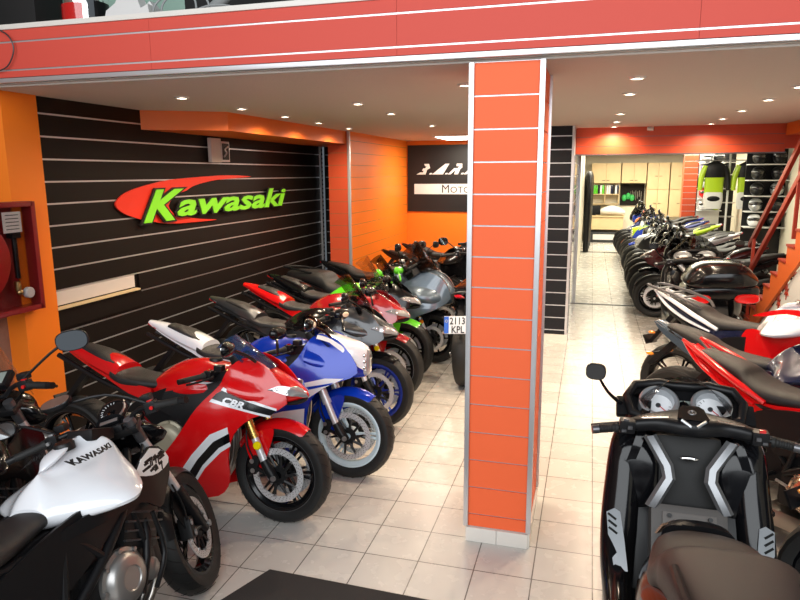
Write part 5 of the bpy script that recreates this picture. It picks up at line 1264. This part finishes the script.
# hanging clothes by the left workshop wall
for i in range(3):
    o = empty('hanging_suit', (-.08+.02*i, 17.6+.75*i, .02)); tag(o, 'black leather suit hanging by the left workshop wall, ' + ('nearest', 'middle', 'farthest')[i] + ' of three', 'clothing', 'black suits on the left workshop wall')
    g = G(); g.loft([(-.20, 0, 0, .01, .01), (0, 0, 0, .01, .01)], k=1) if False else None
    h = G(Matrix.Rotation(-PI/2, 4, 'Y')); h.loft([(.0, 0, 0, .13, .07, 2.4, 0), (.5, 0, 0, .15, .08, 2.4, 0), (.95, 0, 0, .15, .09, 2.4, 0), (1.75, 0, 0, .19, .10, 2.4, 0), (1.95, 0, 0, .17, .07, 2.4, 0), (2.02, 0, 0, .05, .04, 2.2, 0)], k=4)
    build('suit', h, 'satin_black', o); g = G()
    for sy in (-1, 1): g.tube([(0, sy*.17, 1.90), (.02, sy*.24, 1.6), (.03, sy*.25, 1.25)], [.06, .055, .045], 0, 10, k=3)
    build('sleeve', g, 'satin_black', o)
# red slatwall column in the workshop
g = slat(2.19, 2.50, 0, CZ, axis='y', pos=18.0, face=-1); g.box((2.345, 18.15, 1.265), (.30, .28, 2.53), 0); struct('trim_13', g, ['wall_red', 'alu_line'])

# helmet and jacket display on the right
def helmet_proto():
    o = empty('motorcycle_helmet')
    g = G(); n = 20
    g.loft([(-.125, 0, .125, .03, .03, 2.2, 0), (-.115, 0, .125, .075, .075, 2.2, 0), (-.06, 0, .125, .115, .118, 2.2, 0), (.0, 0, .125, .122, .125, 2.3, 0), (.07, 0, .115, .108, .112, 2.4, 0), (.125, 0, .085, .07, .075, 2.4, 0), (.15, 0, .065, .03, .035, 2.2, 0)], k=4, n=24)
    build('shell', g, 'white_paint', o)
    g = G(); g.loft([(.04, 0, .145, .1195, .045, 2.3, 0), (.09, 0, .142, .104, .045, 2.4, 0), (.128, 0, .138, .070, .040, 2.4, 0), (.142, 0, .135, .02, .022, 2.2, 0)], k=4, n=24); build('visor', g, 'helmet_visor', o)
    return o
hp = helmet_proto(); used = [False]
hc = [('white_paint', 'white'), ('satin_black', 'matt black'), ('red_paint', 'red'), ('lime_paint', 'lime'), ('blue_paint', 'blue'), ('silver_paint', 'silver')]
def helmet(x, y, z, hd, ci, label):
    o = hp if not used[0] else dup(hp, None, {'white_paint': hc[ci][0]})
    if not used[0]:
        used[0] = True
    o.location = (x, y, z); o.rotation_euler = (0, 0, hd); tag(o, '%s motorcycle helmet %s' % (hc[ci][1], label), 'helmet', 'helmets on the display shelves')
def rack(x, y, w_, zs, label, dp=.32, back='white_wall', bd='white_wall'):
    o = empty('display_shelf', (x, y, 0)); tag(o, label, 'shelf')
    build('back_panel', G().box((0, dp/2, 1.25), (w_, .03, 2.45), 0), back, o)
    for z in zs: build('shelf_board', G().box((0, 0, z-.012), (w_, dp, .02), 0, .003), bd, o)
rack(2.755, 17.6, .52, [1.1, 1.38, 1.66, 1.94, 2.22], 'narrow white helmet shelf directly right of the red column')
rack(3.10, 12.9, .66, [.8, 1.15, 1.50, 1.85, 2.20], 'white helmet shelf rack behind the stair handrails') if False else None
lv = ['bottom', 'second', 'third', 'fourth', 'top']
seq = [0, 2, 0, 4, 5]
for i, z in enumerate([1.1, 1.38, 1.66, 1.94, 2.22]):
    helmet(2.625, 17.55, z, -PI/2, seq[i], 'at the left of the %s level beside the red column' % lv[i]) if i < 5 else None
    helmet(2.885, 17.55, z, -PI/2, [3, 0, 5, 0, 1][i], 'at the right of the %s level beside the red column' % lv[i])
rack(3.25, 14.4, .72, [.95, 1.25, 1.55, 1.85, 2.15], 'black-backed helmet shelf rack behind the stair handrails', back='satin_black')
rack(2.98, 18.6, 1.0, [.9, 1.25, 1.6, 1.95, 2.25], 'wide black-backed shelf rack behind the riding jackets', back='satin_black', bd='alu')
for i, z in enumerate([.95, 1.25, 1.55, 1.85, 2.15]):
    helmet(3.07, 14.35, z, -PI/2-.2, [0, 5, 1, 1, 1][i], 'at the left of the %s level behind the handrails' % lv[i])
    helmet(3.42, 14.35, z, -PI/2-.2, [1, 1, 5, 1, 1][i], 'at the right of the %s level behind the handrails' % lv[i])
# jackets on a rail
def jacket(x, y, z, c1, c2, label):
    o = empty('motorcycle_jacket', (x, y, z)); tag(o, label, 'jacket', 'riding jackets on the rail')
    h = G(Matrix.Rotation(-PI/2, 4, 'Y') ); h.loft([(.0, 0, 0, .19, .07, 2.6, 0), (.22, 0, 0, .19, .08, 2.6, 0), (.36, 0, 0, .20, .09, 2.6, 0)], k=3)
    R = Matrix.Rotation(PI/2, 4, 'Z')
    h = G(R @ Matrix.Rotation(-PI/2, 4, 'Y')); h.loft([(.0, 0, 0, .19, .07, 2.6, 0), (.22, 0, 0, .19, .08, 2.6, 0), (.34, 0, 0, .20, .09, 2.6, 0)], k=3); build('lower_body', h, c2, o)
    h = G(R @ Matrix.Rotation(-PI/2, 4, 'Y')); h.loft([(.335, 0, 0, .202, .092, 2.6, 0), (.50, 0, 0, .21, .095, 2.6, 0), (.60, 0, 0, .20, .08, 2.6, 0), (.66, 0, 0, .10, .06, 2.4, 0), (.69, 0, 0, .06, .05, 2.2, 0)], k=3); build('upper_body', h, c1, o)
    h = G(R @ Matrix.Rotation(-PI/2, 4, 'Y')); h.loft([(-.34, 0, 0, .17, .07, 2.6, 0), (-.15, 0, 0, .20, .08, 2.6, 0), (.02, 0, 0, .185, .075, 2.6, 0)], k=3); hb_ = build('hanging_trousers', h, 'white_wall', o)
    build('knee_patch', G().ell((0, -.075, -.12), (.13, .02, .06), 0, 14), 'satin_black', hb_)
    for sx in (-1, 1):
        g = G(); g.tube([(sx*.18, 0, .58), (sx*.26, -.01, .36), (sx*.28, -.04, .06)], [.07, .06, .045], 0, 12, k=3); build('sleeve', g, c2 if sx < 0 else c1, o)
jacket(2.56, 15.95, 1.55, 'satin_black', 'lime_paint', 'black and lime riding jacket hanging on the left of the rail')
jacket(3.22, 15.95, 1.55, 'satin_black', 'lime_paint', 'black and lime riding jacket hanging on the right of the rail')
o = empty('clothes_rail', (2.86, 16.02, 0)); tag(o, 'tall white pole rail carrying the two lime jackets', 'rail')
build('upright', G().tube([(0, 0, 0), (0, 0, 2.45)], .022, 0, 12), 'white_wall', o); build('crossbar', G().tube([(-.7, 0, 2.25), (.75, 0, 2.25)], .012, 0, 10), 'alu', o); build('base', G().box((0, .05, .02), (.6, .3, .04), 0, .01), 'alu', o)
# ------------------------------------------------------------------ things on the mezzanine
MZ = 2.84
o = empty('storage_box', (-3.60, 3.80, MZ)); g = G().box((0, 0, .30), (.42, .40, .60), 0, .01).box((.02, 0, .605), (.40, .40, .02), 0); build('case', g, 'box_black', o); build('handle', G().tube([(-.06, -.20, .45), (-.06, -.225, .45), (.06, -.225, .45), (.06, -.20, .45)], .008), 'dark_grey', o); tag(o, 'large black storage case at the left end of the mezzanine edge', 'case')
o = empty('paint_can', (-3.113, 3.72, MZ)); tag(o, 'tall shiny cylindrical can with red and dark bands on the mezzanine edge', 'can')
build('body', G().lathe([(.0, 0), (.135, .0), (.138, .02), (.138, .44), (.12, .48), (.0, .48)], ax=(0, 0, 1), n=36), 'chrome', o)
build('red_band', G().lathe([(.1385, .05), (.1395, .05), (.1395, .20), (.1385, .20)], ax=(0, 0, 1), n=24, a0=2.4, a1=4.5, closed=True), 'tail_red', o)
build('dark_band', G().lathe([(.1385, .05), (.1395, .05), (.1395, .22), (.1385, .22)], ax=(0, 0, 1), n=24, a0=5.0, a1=6.4, closed=True), 'satin_black', o)
g = G(); random.seed(11)
g.prism([(-.22, 0), (-.17, .16), (-.10, .20), (-.05, .30), (.04, .26), (.08, .16), (.13, .18), (.15, .02)], -.04, .04, 'y', 0)
g.prism([(-.05, 0), (.0, .15), (.08, .22), (.16, .12), (.17, .0)], .05, .11, 'y', 0)
o = build('paper_bag', g, 'paper', smooth=False); o.location = (-2.76, 3.72, MZ); tag(o, 'crumpled white paper bag beside the glass jar on the mezzanine', 'bag')
def cable(pts, loc, label, r=.006):
    g = G().tube(pts, r, 0, 6, k=6); o = build('electric_cable', g, 'cable'); o.location = loc; tag(o, label, 'cable', None)
pts = [(.16*math.cos(a*.9)+.06*a/6, .03*math.sin(a), .115+.10*math.sin(a*.9)) for a in [q*.7 for q in range(20)]]
cable(pts, (-2.42, 3.62, MZ), 'loose grey cable coil on the mezzanine edge left of the grey pipe')
pts = [(-.3, 0, .01), (-.2, .02, .09), (-.05, 0, .12), (.1, .02, .10), (.2, 0, .01), (.32, 0, .08), (.4, 0, .01)]
cable(pts, (-2.1, 3.60, MZ), 'thin grey cable arching along the mezzanine edge right of the grey pipe', .005)
tag(build('grey_pipe', G().tube([(-2.40, 3.9, MZ+.10), (-2.28, 3.85, MZ+.17), (-2.0, 3.80, MZ+.33)], .035, 0, 14, k=2), 'cable'), 'thick grey pipe end leaning up on the mezzanine floor', 'pipe')
o = empty('equipment_case', (-2.15, 4.3, MZ)); build('case', G().box((0, 0, .2), (1.0, .4, .40), 0, .02), 'box_black', o); build('latch', G().box((.2, -.205, .3), (.05, .01, .05), 0, .002), 'alu', o); tag(o, 'long black equipment case behind the cables on the mezzanine', 'case')
o = empty('equipment_case', (-1.05, 4.2, MZ)); build('case', G().box((0, 0, .2), (.75, .4, .40), 0, .02), 'box_black', o); build('latch', G().box((-.2, -.205, .3), (.05, .01, .05), 0, .002), 'alu', o); tag(o, 'shorter black equipment case farther right on the mezzanine', 'case')
tag(build('support_tube', G().tube([(-1.66, 3.75, MZ), (-1.66, 3.75, 4.2)], .035, 0, 16), 'alu_line'), 'upright pale metal tube between the black cases on the mezzanine', 'tube')
tag(build('hanging_wire', G().tube([(-3.4, 3.27, 2.86), (-3.28, 3.26, 2.80), (-3.25, 3.262, 2.72), (-3.31, 3.263, 2.63), (-3.42, 3.263, 2.60)], .004, 0, 6, k=5), 'dark_grey'), 'dark wire loop hanging over the coral beam at its left end', 'wire')
